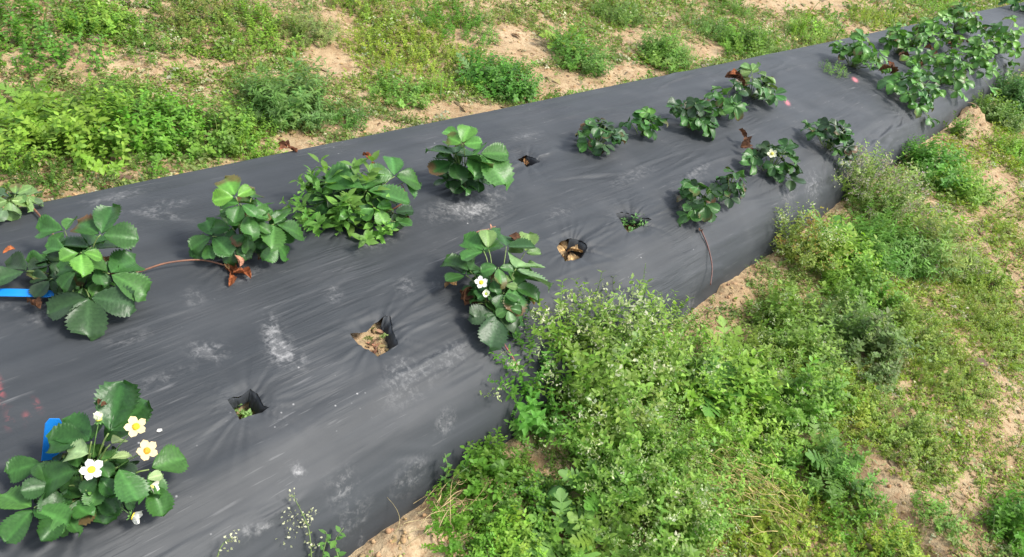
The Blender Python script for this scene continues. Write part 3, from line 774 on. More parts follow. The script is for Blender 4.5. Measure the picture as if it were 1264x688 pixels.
strawberry('strawberry plant with a browned leaf edge beside the blue strip at the left', (100, 350, 0), [
    (33, 335, .04, 4, 322, OL, A_(lat=1.)), (80, 285, .07, 42, 280, MD, A_(lat=.6)), (124, 290, .12, 139, 252, DK, A_(lat=.95, spread=70, drop=-.03)), (100, 312, .13, 101, 340, YOUNG, A_(lat=.72)),
    (135, 338, .07, 170, 313, MD, A_(lat=.9, spread=85)), (110, 367, .045, 105, 410, OL, A_(lat=.98, spread=75)), (62, 345, .035, 42, 366, OL, A_(lat=.8)), (82, 310, .10, 56, 306, MD, A_(lateral=(0, 0))),
    (95, 335, .08, 70, 330, MD), (120, 330, .07, 128, 352, DK), (112, 305, .08, 120, 280, DK), (90, 360, .03, 72, 378, OL, A_(lateral=(0, 0)))],
    rand=(8, .08, .07, .05, [DK, OL, MD]), dead=[(12, 318, .045, .035, RUST, 1), (43, 372, .01, .035, BROWN, 1), (125, 320, .06, .025, TAN_, 2)], seed=2,
    runner=[([(128, 338, .02), (165, 337, .012), (205, 325, .02), (245, 321, .018), (272, 326, .008), (285, 332, .006)], .0023, (.17, .075, .045))])
p2, b2 = strawberry('strawberry plant with tall folded pale leaf at the end of the brown runner', (300, 312, 0), [
    (262, 292, .06, 232, 303, MD, A_(lat=1.1, spread=105, tilt=.1)), (338, 277, .08, 381, 286, MD, A_(lat=1.05, spread=95)), (291, 243, .165, 277, 211, YOUNG, A_(lat=.7, drop=-.03)), (297, 252, .15, 288, 272, MD, A_(lat=.9)),
    (305, 265, .12, 311, 289, MD, A_(lat=.8)), (290, 266, .10, 270, 258, MD, A_(lateral=(0, 1))), (301, 300, .045, 300, 321, OL, A_(lat=.9)), (320, 300, .04, 330, 318, OL), (318, 255, .11, 330, 243, MD, A_(lateral=(1, 0))),
    (283, 235, .16, 268, 248, BR, A_(lateral=(0, 0))), (325, 290, .06, 322, 306, DK), (310, 245, .12, 316, 230, DK, A_(lateral=(0, 0)))],
    rand=(9, .08, .10, .052, [DK, MD, OL]), dead=[(288, 333, .006, .036, RUST, 5), (300, 330, .01, .03, PINKB, 2), (330, 312, .015, .03, BROWN, 2), (280, 329, .006, .026, TAN_, 2)], seed=3)
strawberry('strawberry plant mixed with pale weed leaves, a rusty dead leaf behind it', (440, 270, 0), [
    (487, 218, .10, 485, 189, MD, A_(lat=1.05, drop=-.03, spread=88)), (452, 235, .10, 455, 208, MD, A_(lat=.95)), (468, 240, .08, 470, 262, DK, A_(lat=.85)), (430, 245, .07, 410, 235, OL, A_(lat=.9)),
    (486, 262, .03, 494, 282, OL), (420, 225, .07, 424, 205, OL), (500, 225, .08, 518, 226, MD, A_(lateral=(0, 1)))],
    rand=(8, .12, .09, .05, [DK, MD, BR]), dead=[(455, 199, .035, .035, RUST, 3), (492, 270, .015, .04, BROWN, 3)], seed=4, runner=[([(478, 262, .02), (497, 250, .05), (499, 235, .07), (496, 228, .07)], .002, (.22, .09, .05))])
strawberry('tall leggy strawberry plant with a drooping right leaf, alone beside the white dusty smear', (570, 232, 0), [
    (571, 178, .17, 580, 151, BR, A_(lat=.75, drop=-.04)), (592, 190, .12, 629, 222, MD, A_(lat=.7, spread=50)), (553, 182, .12, 532, 183, MD, A_(lat=.8)), (560, 200, .09, 530, 210, DK, A_(lat=.85)), (553, 222, .04, 535, 226, DK),
    (572, 222, .05, 560, 236, OL), (590, 222, .04, 592, 236, DK), (577, 195, .12, 584, 178, MD, A_(lateral=(1, 1), lat=.7)), (567, 168, .165, 548, 162, BR, A_(lateral=(0, 0))), (598, 205, .08, 610, 227, MD, A_(lateral=(0, 0))), (562, 190, .13, 562, 175, DK)], rand=(6, .06, .08, .05, [DK, MD]), seed=5)
pB, bB = strawberry('strawberry plant with one open white flower between the planting holes, dead leaves around it', (610, 385, 0), [
    (597, 310, .11, 571, 294, MD, A_(lat=.9, spread=70)), (603, 308, .11, 602, 281, BG, A_(lateral=(0, 0), drop=-.03)), (637, 332, .10, 658, 309, (.16, .26, .12), A_(lateral=(0, 1), lat=.85)), (615, 330, .11, 620, 352, MD, A_(lat=.85)),
    (575, 340, .06, 556, 324, DK, A_(lat=.8)), (580, 335, .07, 588, 318, DK), (634, 354, .08, 670, 369, MD, A_(lat=.9)), (645, 345, .08, 664, 338, MD, A_(lateral=(1, 0))), (612, 388, .05, 609, 423, OL, A_(lat=.8, spread=80)),
    (630, 385, .05, 643, 398, MD, A_(lat=.9)), (625, 305, .09, 618, 283, DK), (648, 312, .07, 655, 283, BG, A_(lateral=(1, 1), lat=.6, drop=-.03)), (622, 362, .08, 612, 378, DK), (640, 372, .06, 652, 385, DK), (590, 375, .05, 585, 392, OL, A_(lateral=(0, 0))), (608, 345, .09, 590, 352, DK, A_(lateral=(1, 0)))],
    rand=(11, .085, .085, .05, [DK, MD, MD, BG]), dead=[(576, 374, .02, .045, BROWN, 4), (553, 350, .012, .03, TAN_, 2), (607, 285, .07, .03, PINKB, 1), (637, 303, .06, .038, BROWN, 4), (647, 300, .07, .03, RUST, 2), (655, 371, .03, .03, TAN_, 1)], seed=6,
    runner=[([(615, 415, .02), (622, 425, .012), (632, 440, .008), (640, 455, .005)], .0022, (.25, .07, .06)), ([(577, 318, .04), (578, 296, .06), (590, 286, .08), (604, 283, .08)], .0014, (.3, .12, .09))])
tcB = nrm(CAM - bB)
flower(pB, 594, 349, .10, tcB + NZ * .3, .030, base=bB)
flower(pB, 600, 363, .085, tcB + NZ * .2, .022, (.78, .82, .66), (.4, .45, .08), bB, 5, 0, .6)
strawberry('blue green strawberry leaves at the left frame edge on the far shoulder', (14, 262, 0), rand=(7, .055, .05, .05, [BG, (.09, .15, .08)]), seed=7,
    runner=[([(38, 254, .01), (52, 270, .008), (66, 290, .01), (82, 312, .02)], .0025, (.20, .09, .06))])

MIX = [DK, MD, MD, BR, OL]
for (lab, base, n, R_, H_, Ln, cols, dead, sd) in [
    ('rounded strawberry plant with small dark curled leaves right of the far empty hole', (735, 180, 0), 15, .10, .085, .050, [MD, DK, OL, (.06, .12, .06)], [(745, 186, .012, .03, BROWN, 1)], 8),
    ('small strawberry plant with narrow upright leaves between the two rounded far row plants', (793, 167, 0), 8, .06, .08, .052, [MD, BR, DK], [], 9),
    ('strawberry plant with drooping folded leaves below the tip of the far row gap', (850, 158, 0), 13, .085, .11, .062, [DK, MD, OL], [(868, 166, .01, .035, BROWN, 1)], 10),
    ('upright strawberry plant pressed against the drooping one in the far row', (886, 143, 0), 10, .075, .12, .060, [MD, DK, BR], [], 11),
    ('strawberry plant with dark red dead leaves in its crown', (928, 120, 0), 15, .125, .12, .062, [MD, DK, OL, BG], [(910, 100, .08, .06, BROWN, 4), (903, 95, .09, .045, RUST, 1)], 12),
    ('strawberry plant whose runner hangs down over the near side of the bed', (855, 262, 0), 13, .095, .10, .056, [DK, MD, OL], [(860, 285, .01, .03, BROWN, 1)], 13),
    ('smaller strawberry plant touching the one with the hanging runner', (897, 240, 0), 9, .065, .08, .046, [MD, OL, DK], [], 14),
    ('strawberry plant with one creamy flower and a dead head behind it', (950, 212, 0), 15, .105, .10, .058, [MD, DK, OL], [(921, 172, .03, .05, BROWN, 4), (930, 186, .04, .045, (.075, .035, .020), 2)], 15),
    ('dark strawberry plant leaning right above the tall grey flowered weeds', (1022, 184, 0), 16, .115, .12, .060, [DK, MD, OL], [], 16)]:
    run = None
    if sd == 13: run = [([(866, 285, .01), (874, 305, .006), (879, 330, .006), (877, 352, .006)], .0025, (.12, .05, .04))]
    r_, b_ = strawberry(lab, base, rand=(n, R_, H_, Ln, cols), dead=dead, seed=sd, runner=run)
    if sd == 15: flower(r_, 953, 190, .10, nrm(CAM - b_) + NZ * .4, .034, (.75, .75, .52), (.55, .5, .1), b_)
LUSH = [(.075, .18, .030), (.06, .15, .03), (.12, .25, .045), BR]
for (lab, base, n, R_, H_, Ln, cols, dead, sd) in [
    ('lush strawberry plant behind the low pale seedling, at the start of the far dense row', (1052, 82, 0), 18, .15, .17, .072, LUSH, [], 17),
    ('lush strawberry plant with dead leaves below it, middle of the far dense row', (1108, 66, 0), 18, .16, .18, .075, LUSH, [(1125, 75, .02, .07, BROWN, 4), (1150, 62, .02, .06, BROWN, 3)], 18),
    ('lush strawberry plant third along the far dense row, above a patch of dead leaves', (1145, 52, 0), 16, .16, .18, .078, LUSH, [(1180, 55, .02, .08, BROWN, 4)], 19),
    ('lush strawberry plant at the far end of the far dense row', (1178, 38, 0), 18, .19, .2, .085, LUSH, [(1186, 52, .02, .09, BROWN, 3)], 20),
    ('large strawberry plant with pale curled and red dead leaves, front of near dense row', (1122, 125, 0), 24, .18, .16, .068, [(.06, .15, .04), MD, (.09, .19, .07), BR], [(1102, 86, .1, .07, BROWN, 3), (1098, 78, .1, .05, RUST, 1)], 21),
    ('bushy strawberry plant second along the near dense row, above the bare film side', (1160, 105, 0), 18, .17, .18, .075, LUSH, [], 22),
    ('bushy strawberry plant third along the near dense row', (1198, 84, 0), 18, .18, .2, .08, LUSH, [], 23),
    ('bushy strawberry plant at the far end of the near dense row', (1228, 66, 0), 16, .18, .22, .085, LUSH, [], 24),
    ('strawberry plant cut by the top right corner of the photo', (1262, 14, 0), 16, .26, .2, .10, [DK, MD], [], 25)]:
    strawberry(lab, base, rand=(n, R_, H_, Ln, cols), dead=dead, seed=sd, tpl=LEAF_LO)
# dark runners from the far row across the film
# ------------------------------------------------------------------ weeds that grow on the bed
def bed_weed(label, px, r, h, n, kinds, tint, cat='weed', group='weeds growing through the film'):
    c = on_bed(px[0], px[1]); F_ = Geo(); H_ = Geo(); clump_geo(F_, H_, c, r, h, n, kinds, tint)
    root = None
    if H_.n:
        root = empty('weed_plant', c); tag(root, label, cat, group); obj('foliage', F_, M_WEED, root); obj('flower_heads', H_, M_WEED, root); return root
    o = obj('weed_plant', F_, M_WEED, None, c); return tag(o, label, cat, group)
bed_weed('bushy pale green weed with many small rounded leaves, tangled with a strawberry plant', (425, 268), .135, .13, 52, {'large': 5, 'round': 1}, (.105, .205, .07))
bed_weed('low bright green seedling at the foot of the far dense row', (1030, 90), .10, .06, 40, {'leafy': 1, 'round': 1}, (.15, .27, .06))
def hole_plant(label, px, r, h, n, kinds, tint, name='seedling', cat='seedling'):
    p = at(px[0], px[1], .18)
    for _ in range(4): p = at(px[0], px[1], float(gz(p[0], p[1])) + .01)
    F_ = Geo(); m = n; ang = rng.uniform(0, 6.28, m); q = rng.uniform(0, 1, m)
    x = p[0] + np.cos(ang) * q * r; y = p[1] + np.sin(ang) * q * r
    a = GROW[None] + np.stack([np.cos(ang) * q, np.sin(ang) * q, 0 * q], -1) * .8
    inst(F_, [t[0] for t in KINDS[kinds]], np.stack([x, y, gz(x, y) - .002], -1), axis_frames(a, rng.uniform(0, 6, m)), h * rng.uniform(.7, 1.1, m), jit(tint, m))
    o = obj(name, F_, M_WEED, None, p); return tag(o, label, cat, 'seedlings in the planting holes')
hole_plant('tiny lime green seedling in the square torn hole nearest the blooming plant', (302, 509), .010, .042, 3, 'large', (.24, .42, .12))
hole_plant('thin pale seedling standing in the wide hole with bare sandy soil', (466, 412), .012, .045, 4, 'leafy', (.18, .25, .07))
hole_plant('green weed filling the torn hole beyond the dead plant', (779, 276), .030, .045, 10, 'large', (.12, .25, .08))
def dead_thing(label, px, size, col, m, cat='dead plant', name='dead_plant', z=None, group=None):
    p = at(px[0], px[1], .18)
    for _ in range(4): p = at(px[0], px[1], (float(gz(p[0], p[1])) if z is None else float(bed_z(p[0], p[1])) + z) + .012)
    D_ = Geo()
    for k in range(m):
        a = k * 2.4 + random.uniform(-.9, .9); d = np.array([math.cos(a), math.sin(a), random.uniform(-.2, .7)]); n_ = NZ + np.array([random.uniform(-.5, .5), random.uniform(-.5, .5), 0])
        inst(D_, DEADT, (p + np.array([math.cos(a), math.sin(a), 0]) * size * random.uniform(-.4, .3))[None], frames(d[None], n_[None]), size * random.uniform(.7, 1.1), (np.array(col) * random.uniform(.6, 1.3))[None])
    o = obj(name, D_, M_DEAD, None, p); return tag(o, label, cat, group)
dead_thing('withered tan strawberry plant in the oval hole in the middle of the bed', (702, 309), .045, (.34, .23, .13), 8)
dead_thing('dried brown plant remains in the small far hole', (650, 198), .03, (.22, .12, .06), 5)
dead_thing('rusty curled dead leaf on the far edge of the film behind the pale weed', (358, 183), .034, (.15, .06, .035), 5, 'dead leaf', 'dead_leaf', z=0.)

# ------------------------------------------------------------------ blue tags
def slab(G_, P, Q, w, t, up_, col, point=.0):
    d = nrm(np.asarray(Q) - P); n = nrm(np.asarray(up_) - d * (np.asarray(up_) @ d)); s = np.cross(n, d); Ln = np.linalg.norm(np.asarray(Q) - P)
    outl = [(0, -1), (Ln - w * .25, -1), (Ln, -.6), (Ln, .6), (Ln - w * .25, 1), (0, 1)]
    nseg = 14; V = []
    xs_ = np.linspace(0, Ln, nseg)
    for x in xs_:
        wi = w / 2 * (1 - .4 * max(0, (x - (Ln - w * .25)) / (w * .25 + 1e-9))); bow = .004 * math.sin(x / Ln * math.pi)
        for a, b_ in ((-1, 0), (-.9, .5), (.9, .5), (1, 0), (.9, -.5), (-.9, -.5)): V.append(np.asarray(P) + d * x + s * wi * a + n * (t * b_ + bow))
    T = []
    for i in range(nseg - 1):
        for j in range(6):
            k = (j + 1) % 6; T += [(i * 6 + j, i * 6 + k, i * 6 + 6 + k), (i * 6 + j, i * 6 + 6 + k, i * 6 + 6 + j)]
    for e in (0, (nseg - 1) * 6):
        for j in range(1, 5): T.append((e, e + j, e + j + 1))
    G_.add(np.array(V), T, col)
BL = (.012, .24, .72)
G_ = Geo(); P = on_bed(-60, 362, .012); Q = on_bed(68, 363, .018); slab(G_, P, Q, .018, .0012, NZ + .5 * nrm(CAM - P), BL)
tag(obj('plastic_tag', G_, M_TAG, None, P, smooth=False), 'long flat blue plastic strip lying on the film at the left edge', 'plant tag')
G_ = Geo(); P = on_bed(57, 570, .0); Q = on_bed(67, 517, .085); slab(G_, P - NZ * .03, Q, .024, .0012, nrm(CAM - P), BL)
tag(obj('plastic_tag', G_, M_TAG, None, P, smooth=False), 'short blue plastic tag standing upright behind the blooming plant', 'plant tag')
G_ = Geo(); c = on_bed(194, 531, .001); inst(G_, PETALS, c[None], frames(np.array([[.5, -.7, .1]]), np.array([[0, 0, 1.]])), .010, np.array([[.8, .78, .72]]))
tag(obj('fallen_petal', G_, M_PETAL, None, c), 'single fallen white petal on the black film', 'petal')

# ------------------------------------------------------------------ weed clumps of the far strip
GF = 'weeds on the far strip of soil'; GNR = 'weeds along the near side of the bed'
W = weed
W('weed_clump', 'broad leaved weed with small pale flowers in the top left corner', 'weed', GF, (50, 62), .23, .13, 110, {'round': 3, 'leafy': 2}, (.085, .18, .04))
W('weed_clump', 'small weed with pale flowers right of the bare soil at top left', 'weed', GF, (178, 62), .13, .09, 60, {'leafy': 2, 'flower': 1}, GN)
W('weed_clump', 'weed with lobed leaves at the left frame edge, above the film', 'weed', GF, (30, 190), .16, .12, 50, {'leafy': 1, 'round': 1}, LM, ros=[(20, 165, 11, 0.115, LOBED, LM), (60, 185, 10, 0.108, LOBED, LM), (35, 140, 9, 0.101, LOBED, GN)])
W('weed_clump', 'bright leafy weed with toothed leaves, tallest of the left group', 'weed', GF, (110, 175), .18, .15, 110, {'leafy': 3, 'round': 2}, LM, ros=[(95, 165, 9, 0.101, LOBED, LM), (130, 180, 8, 0.094, LOBED, GN)])
W('weed_clump', 'dense leafy weed right of the tallest one in the left group', 'weed', GF, (180, 170), .17, .12, 110, {'leafy': 2, 'round': 3}, (.10, .21, .04))
W('weed_clump', 'yellow green leafy weed near the film, left of the feathery grey weed', 'weed', GF, (250, 170), .17, .11, 130, {'leafy': 2, 'round': 2}, (.16, .29, .042))
W('weed_clump', 'low dark weed at the foot of the left group, touching the film', 'weed', GF, (55, 228), .16, .06, 90, {'leafy': 1, 'chick': 2}, (.07, .13, .04))
W('weed_clump', 'feathery grey green weed behind the pale weed of the bed', 'weed', GF, (355, 140), .17, .15, 190, {'fine': 3, 'leafy': 1}, (.10, .17, .075))
W('weed_clump', 'narrow dark leafed weed at the right foot of the feathery one', 'weed', GF, (428, 150), .09, .08, 60, {'leafy': 1, 'fine': 1}, (.075, .15, .05))
W('weed_clump', 'wide yellow green carpet of small weeds at top centre', 'weed', GF, (490, 62), .32, .07, 380, {'chick': 3, 'round': 1}, YG, ecc=(1.1, .9))
W('weed_clump', 'blue green small leaved weed in front of the yellow carpet', 'weed', GF, (497, 118), .15, .10, 120, {'round': 3, 'leafy': 1}, BG)
W('weed_clump', 'round bushy weed touching the far edge of the film near the centre', 'weed', GF, (618, 108), .20, .14, 190, {'leafy': 3, 'round': 2}, (.075, .175, .045), ros=[(580, 100, 7, 0.094, LOBED, BG)])
W('weed_clump', 'dark low weed at the top above the bare patch', 'weed', GF, (565, 32), .25, .09, 170, {'fine': 1, 'leafy': 2}, DG)
W('weed_clump', 'weed with long bright leaves in front and grey green shoots behind', 'weed', GF, (718, 78), .19, .13, 150, {'leafy': 2, 'round': 1, 'fine': 1}, (.085, .165, .05), ros=[(690, 60, 10, 0.122, LOBED, LM)])
W('weed_clump', 'grey green bushy weed right of the long leaved one by the film', 'weed', GF, (820, 75), .21, .15, 180, {'leafy': 2, 'fine': 1}, BG)
W('weed_clump', 'large mixed green bush growing along the far film edge', 'weed', GF, (925, 62), .26, .16, 220, {'leafy': 2, 'fine': 1, 'round': 1}, GN, ecc=(1.2, .9))
W('weed_clump', 'low green weed on the soil behind the large mixed bush', 'weed', GF, (870, 35), .22, .10, 150, {'leafy': 1, 'fine': 2}, (.09, .17, .05))
W('weed_clump', 'low weed at the top edge left of the dark one', 'weed', GF, (455, 12), .24, .08, 160, {'chick': 2, 'leafy': 1}, (.15, .205, .045))
W('weed_clump', 'bright green broad weed at the top between two bare patches', 'weed', GF, (320, 40), .22, .10, 150, {'leafy': 2, 'round': 2}, LM)
W('weed_clump', 'sparse reddish green weed at the top left of centre', 'weed', GF, (240, 20), .20, .08, 110, {'leafy': 1, 'chick': 2}, (.13, .15, .05))
W('weed_clump', 'grey green weed at the top above the feathery one', 'weed', GF, (380, 40), .15, .10, 110, {'fine': 2, 'leafy': 1}, GG)
W('weed_clump', 'dusty green weed at the top above the grey green bushy one', 'weed', GF, (765, 25), .27, .10, 180, {'fine': 1, 'leafy': 1, 'chick': 1}, (.10, .16, .05))
W('weed_clump', 'fresh green weed row behind the first lush strawberry plant', 'weed', GF, (1000, 42), .24, .12, 160, {'leafy': 1, 'fine': 1}, LM, ecc=(1.4, .7))
W('weed_clump', 'yellowish weed row behind the middle of the far dense row', 'weed', GF, (1080, 26), .30, .12, 170, {'chick': 1, 'fine': 1, 'leafy': 1}, YG, ecc=(1.6, .7))
W('weed_clump', 'pale green weed row at the far end of the bed', 'weed', GF, (1160, 10), .4, .13, 190, {'chick': 1, 'leafy': 1}, LM, ecc=(1.8, .7))
W('weed_clump', 'low green weed at the top edge beside the far bare soil', 'weed', GF, (900, 12), .25, .10, 130, {'leafy': 1, 'fine': 1}, GN)

W('weed_clump', 'leafy weed on the soil behind the left group, below the bare patch', 'weed', GF, (150, 130), .17, .10, 110, {'leafy': 3, 'round': 2}, GN)
W('weed_clump', 'small leafy weed between the left group and the feathery grey one', 'weed', GF, (295, 165), .12, .10, 90, {'leafy': 2, 'round': 1}, GN)
W('weed_clump', 'low bright weed between the yellow carpet and the round bushy one', 'weed', GF, (555, 110), .12, .07, 90, {'round': 2, 'leafy': 1}, LM)
W('weed_clump', 'low leafy weed along the far film edge below the dense left group', 'weed', GF, (215, 196), .15, .06, 110, {'leafy': 2, 'round': 2, 'chick': 1}, (.11, .21, .05))
W('weed_clump', 'short green weed at the far film edge left of the rusty dead leaf', 'weed', GF, (310, 182), .11, .06, 80, {'leafy': 2, 'round': 1}, LM)
W('weed_clump', 'fresh leafy weed at the top left beside the corner weed', 'weed', GF, (120, 30), .18, .10, 120, {'leafy': 2, 'round': 2}, LM)
# ------------------------------------------------------------------ weed clumps of the near side
W('weed_plant', 'round leaved weed leaning on the film edge beside the flowering strawberry runner', 'weed', GNR, (655, 505), .10, .15, 60, {'leafy': 3, 'flower': 2}, (.085, .19, .05))
W('weed_plant', 'tall pale flowering weed rising highest in front of the film', 'weed', GNR, (745, 490), .15, .25, 190, {'flower': 5, 'small': 3}, (.135, .205, .06))
W('weed_plant', 'few tall airy stems with pale heads standing above the flowering weeds, against the film', 'weed', GNR, (765, 452), .13, .215, 22, {'flower': 1}, (.16, .24, .07), (1.3, .5), flat=.0)
W('weed_plant', 'pale flowering weed with thin stems beside the soil lump', 'weed', GNR, (815, 455), .13, .19, 150, {'flower': 2, 'small': 4}, (.13, .205, .055))
W('weed_plant', 'dense small leaved weed below the tallest flowering one', 'weed', GNR, (770, 570), .17, .17, 230, {'flower': 2, 'small': 5}, (.12, .205, .06))
W('weed_plant', 'lime green weed with deeply cut leaves in the middle of the near side', 'weed', GNR, (885, 510), .17, .15, 130, {'leafy': 1, 'small': 2}, LM, ros=[(870, 500, 13, 0.122, LOBED, (.13, .27, .05), (25, 70)), (915, 490, 10, 0.108, LOBED, LM, (25, 70)), (890, 450, 11, 0.108, LOBED, LM, (25, 70))])
W('weed_plant', 'weed with feather shaped leaves rising in the lower middle', 'weed', GNR, (735, 625), .08, .10, 40, {'leafy': 1}, GN, ros=[(738, 618, 12, .105, PINN, (.12, .27, .045), (25, 75)), (775, 600, 8, 0.108, PINN, LM, (30, 70))])
W('weed_plant', 'weed with large arching lobed leaves at the bottom edge', 'weed', GNR, (690, 668), .08, .08, 40, {'round': 1}, GN, ros=[(690, 668, 11, .115, LOBED, (.16, .31, .06), (10, 55)), (735, 680, 9, .10, LOBED, GN, (15, 60))])
W('weed_plant', 'weed with smooth oval pointed leaves near the bottom centre', 'weed', GNR, (665, 625), .05, .05, 12, {'round': 1}, DG, ros=[(668, 622, 7, 0.072, BROAD, (.11, .24, .07), (10, 60))])
W('weed_plant', 'low mixed weed between the film edge and the oval leaves', 'weed', GNR, (620, 610), .12, .08, 150, {'leafy': 1, 'chick': 2, 'round': 1}, (.09, .17, .04))
W('weed_plant', 'low green weed at the bottom edge right of the soil lump', 'weed', GNR, (585, 668), .13, .06, 160, {'leafy': 2, 'chick': 2}, (.10, .20, .04))
W('weed_plant', 'flowering weed with cream heads at the bottom edge', 'weed', GNR, (815, 668), .15, .17, 170, {'flower': 3, 'small': 3}, (.125, .20, .06))
W('weed_plant', 'green weed with pale flower specks between the straw and the lime weed', 'weed', GNR, (860, 600), .15, .13, 170, {'flower': 2, 'small': 4}, (.13, .21, .055))
W('weed_plant', 'yellow green low weed around the dry straw', 'weed', GNR, (960, 660), .19, .06, 220, {'chick': 3, 'leafy': 1}, YG)
W('weed_plant', 'grey green weed with lobed leaves left of the rut', 'weed', GNR, (1020, 595), .13, .10, 90, {'leafy': 2, 'fine': 1}, (.095, .18, .055), ros=[(1022, 590, 10, 0.094, LOBED, (.10, .22, .04)), (1000, 560, 7, 0.079, LOBED, GN)])
W('weed_plant', 'large leafy green bush right of the soil lump', 'weed', GNR, (985, 425), .18, .14, 230, {'leafy': 2, 'chick': 2, 'flower': 2}, (.13, .20, .06))
W('weed_plant', 'wide small leaved bush in the middle of the near side', 'weed', GNR, (1055, 425), .19, .13, 250, {'leafy': 1, 'chick': 3, 'flower': 1}, (.14, .215, .06))
W('weed_plant', 'yellow brown drying weed standing against the film', 'weed', GNR, (985, 318), .09, .20, 100, {'dry': 1, 'flower': 2}, (.16, .20, .06))
W('weed_plant', 'bright green weed with cut leaves behind the dry one', 'weed', GNR, (1030, 330), .15, .15, 120, {'leafy': 2, 'round': 1}, LM, ros=[(1010, 300, 9, 0.115, LOBED, (.15, .32, .06), (25, 70)), (1040, 320, 8, 0.108, LOBED, LM, (25, 70))])
W('weed_plant', 'tall airy weed with grey seed heads in front of the dark strawberry plant', 'weed', GNR, (1075, 255), .16, .26, 170, {'seed': 3, 'flower': 2}, (.12, .18, .06))
W('weed_plant', 'feathery grass like green weed below the grey seed heads', 'weed', GNR, (1095, 315), .18, .17, 190, {'fine': 3, 'leafy': 1}, (.10, .19, .05))
W('weed_plant', 'weed with mauve grey flower heads on the right of the seed heads', 'weed', GNR, (1150, 320), .19, .18, 190, {'seed': 3, 'fine': 2, 'chick': 1}, (.16, .21, .075))
W('weed_plant', 'small green bush climbing the end of the bare film side', 'weed', GNR, (1150, 215), .18, .17, 170, {'leafy': 3, 'round': 1}, (.08, .18, .045))
W('weed_plant', 'bright green weed at the foot of the near dense row', 'weed', GNR, (1190, 240), .18, .13, 150, {'leafy': 2, 'round': 1}, LM)
W('weed_plant', 'thin upright weed against the film below the near dense row', 'weed', GNR, (1180, 165), .05, .16, 26, {'leafy': 1}, GN)
W('weed_plant', 'dense dark bush at the right frame edge beside the film', 'weed', GNR, (1262, 135), .26, .26, 190, {'leafy': 2, 'chick': 1, 'fine': 1}, (.055, .125, .045))
W('weed_plant', 'light yellow green weed in front of the right edge bush', 'weed', GNR, (1228, 150), .20, .15, 190, {'chick': 2, 'leafy': 1}, (.15, .25, .05))
W('weed_plant', 'low fresh green weed at the right edge below the dark bush', 'weed', GNR, (1258, 195), .2, .12, 150, {'leafy': 2, 'chick': 1}, LM)
W('weed_plant', 'pale small flowered weed right of the lime green one', 'weed', GNR, (965, 500), .15, .13, 170, {'flower': 1, 'chick': 2, 'leafy': 1}, (.12, .21, .05))
W('weed_plant', 'grey green creeping weed above the rut with white specks', 'weed', GNR, (1085, 520), .19, .07, 230, {'chick': 2, 'leafy': 1, 'flower': 1}, (.15, .205, .06))
W('weed_plant', 'green creeping weed right of the mauve flowered one', 'weed', GNR, (1200, 345), .2, .07, 200, {'chick': 2, 'leafy': 1}, (.15, .205, .045))
W('weed_plant', 'dark leafed weed growing in the rut at the lower right', 'weed', GNR, (1158, 640), .075, .06, 55, {'leafy': 2, 'round': 1}, BG, ecc=(.8, 1.1))
W('weed_plant', 'dark leafy weed in the bottom right corner', 'weed', GNR, (1262, 665), .11, .11, 110, {'leafy': 3, 'round': 1}, DG)
W('weed_plant', 'low grey green weed between the rut and the right edge', 'weed', GNR, (1170, 470), .22, .06, 260, {'chick': 3, 'leafy': 1}, (.16, .205, .055))
W('weed_plant', 'low weed with small white flowers near the right edge', 'weed', GNR, (1235, 420), .2, .06, 220, {'chick': 2, 'flower': 1, 'leafy': 1}, (.16, .205, .055))
W('weed_plant', 'small weed cluster beside the straw at the bottom', 'weed', GNR, (1070, 660), .16, .07, 170, {'leafy': 1, 'chick': 2}, (.11, .19, .04))

W('weed_plant', 'pale wispy weed between the large leafy bush and the lime green weed', 'weed', GNR, (940, 455), .12, .10, 130, {'flower': 2, 'chick': 2, 'leafy': 1}, (.15, .205, .06))
W('weed_plant', 'wispy pale weed right of the small leaved bush', 'weed', GNR, (1125, 410), .18, .09, 190, {'flower': 1, 'chick': 3}, (.16, .21, .06))
W('weed_plant', 'fresh green wispy weed between the cut leaved weed and the small leaved bush', 'weed', GNR, (1055, 370), .15, .12, 160, {'leafy': 2, 'chick': 2, 'fine': 1}, (.12, .205, .05))
W('weed_plant', 'light creeping weed at the right side below the mauve flowered one', 'weed', GNR, (1215, 385), .18, .06, 180, {'flower': 1, 'chick': 3}, (.17, .21, .06))
W('weed_plant', 'pale carpet weed beside the rut on its right bank', 'weed', GNR, (1130, 560), .14, .05, 170, {'chick': 3, 'flower': 1}, (.16, .21, .065))
W('weed_plant', 'low yellow green weed along the right frame edge', 'weed', GNR, (1250, 300), .2, .06, 190, {'chick': 3, 'leafy': 1}, (.17, .21, .05))
W('weed_plant', 'bright green weed filling the gap below the large leafy bush', 'weed', GNR, (940, 560), .15, .10, 150, {'leafy': 2, 'flower': 1}, LM)
W('weed_plant', 'yellow green low weed between the two leafy bushes and the rut', 'weed', GNR, (1030, 500), .18, .07, 200, {'chick': 2, 'leafy': 2}, YG)
W('weed_plant', 'bright low weed at the bottom edge right of the oval leaves', 'weed', GNR, (640, 680), .09, .07, 90, {'round': 1, 'leafy': 2}, LM)
W('weed_plant', 'yellowish low weed right of the rut at the bottom', 'weed', GNR, (1105, 690), .12, .06, 120, {'chick': 2, 'leafy': 1}, YG)

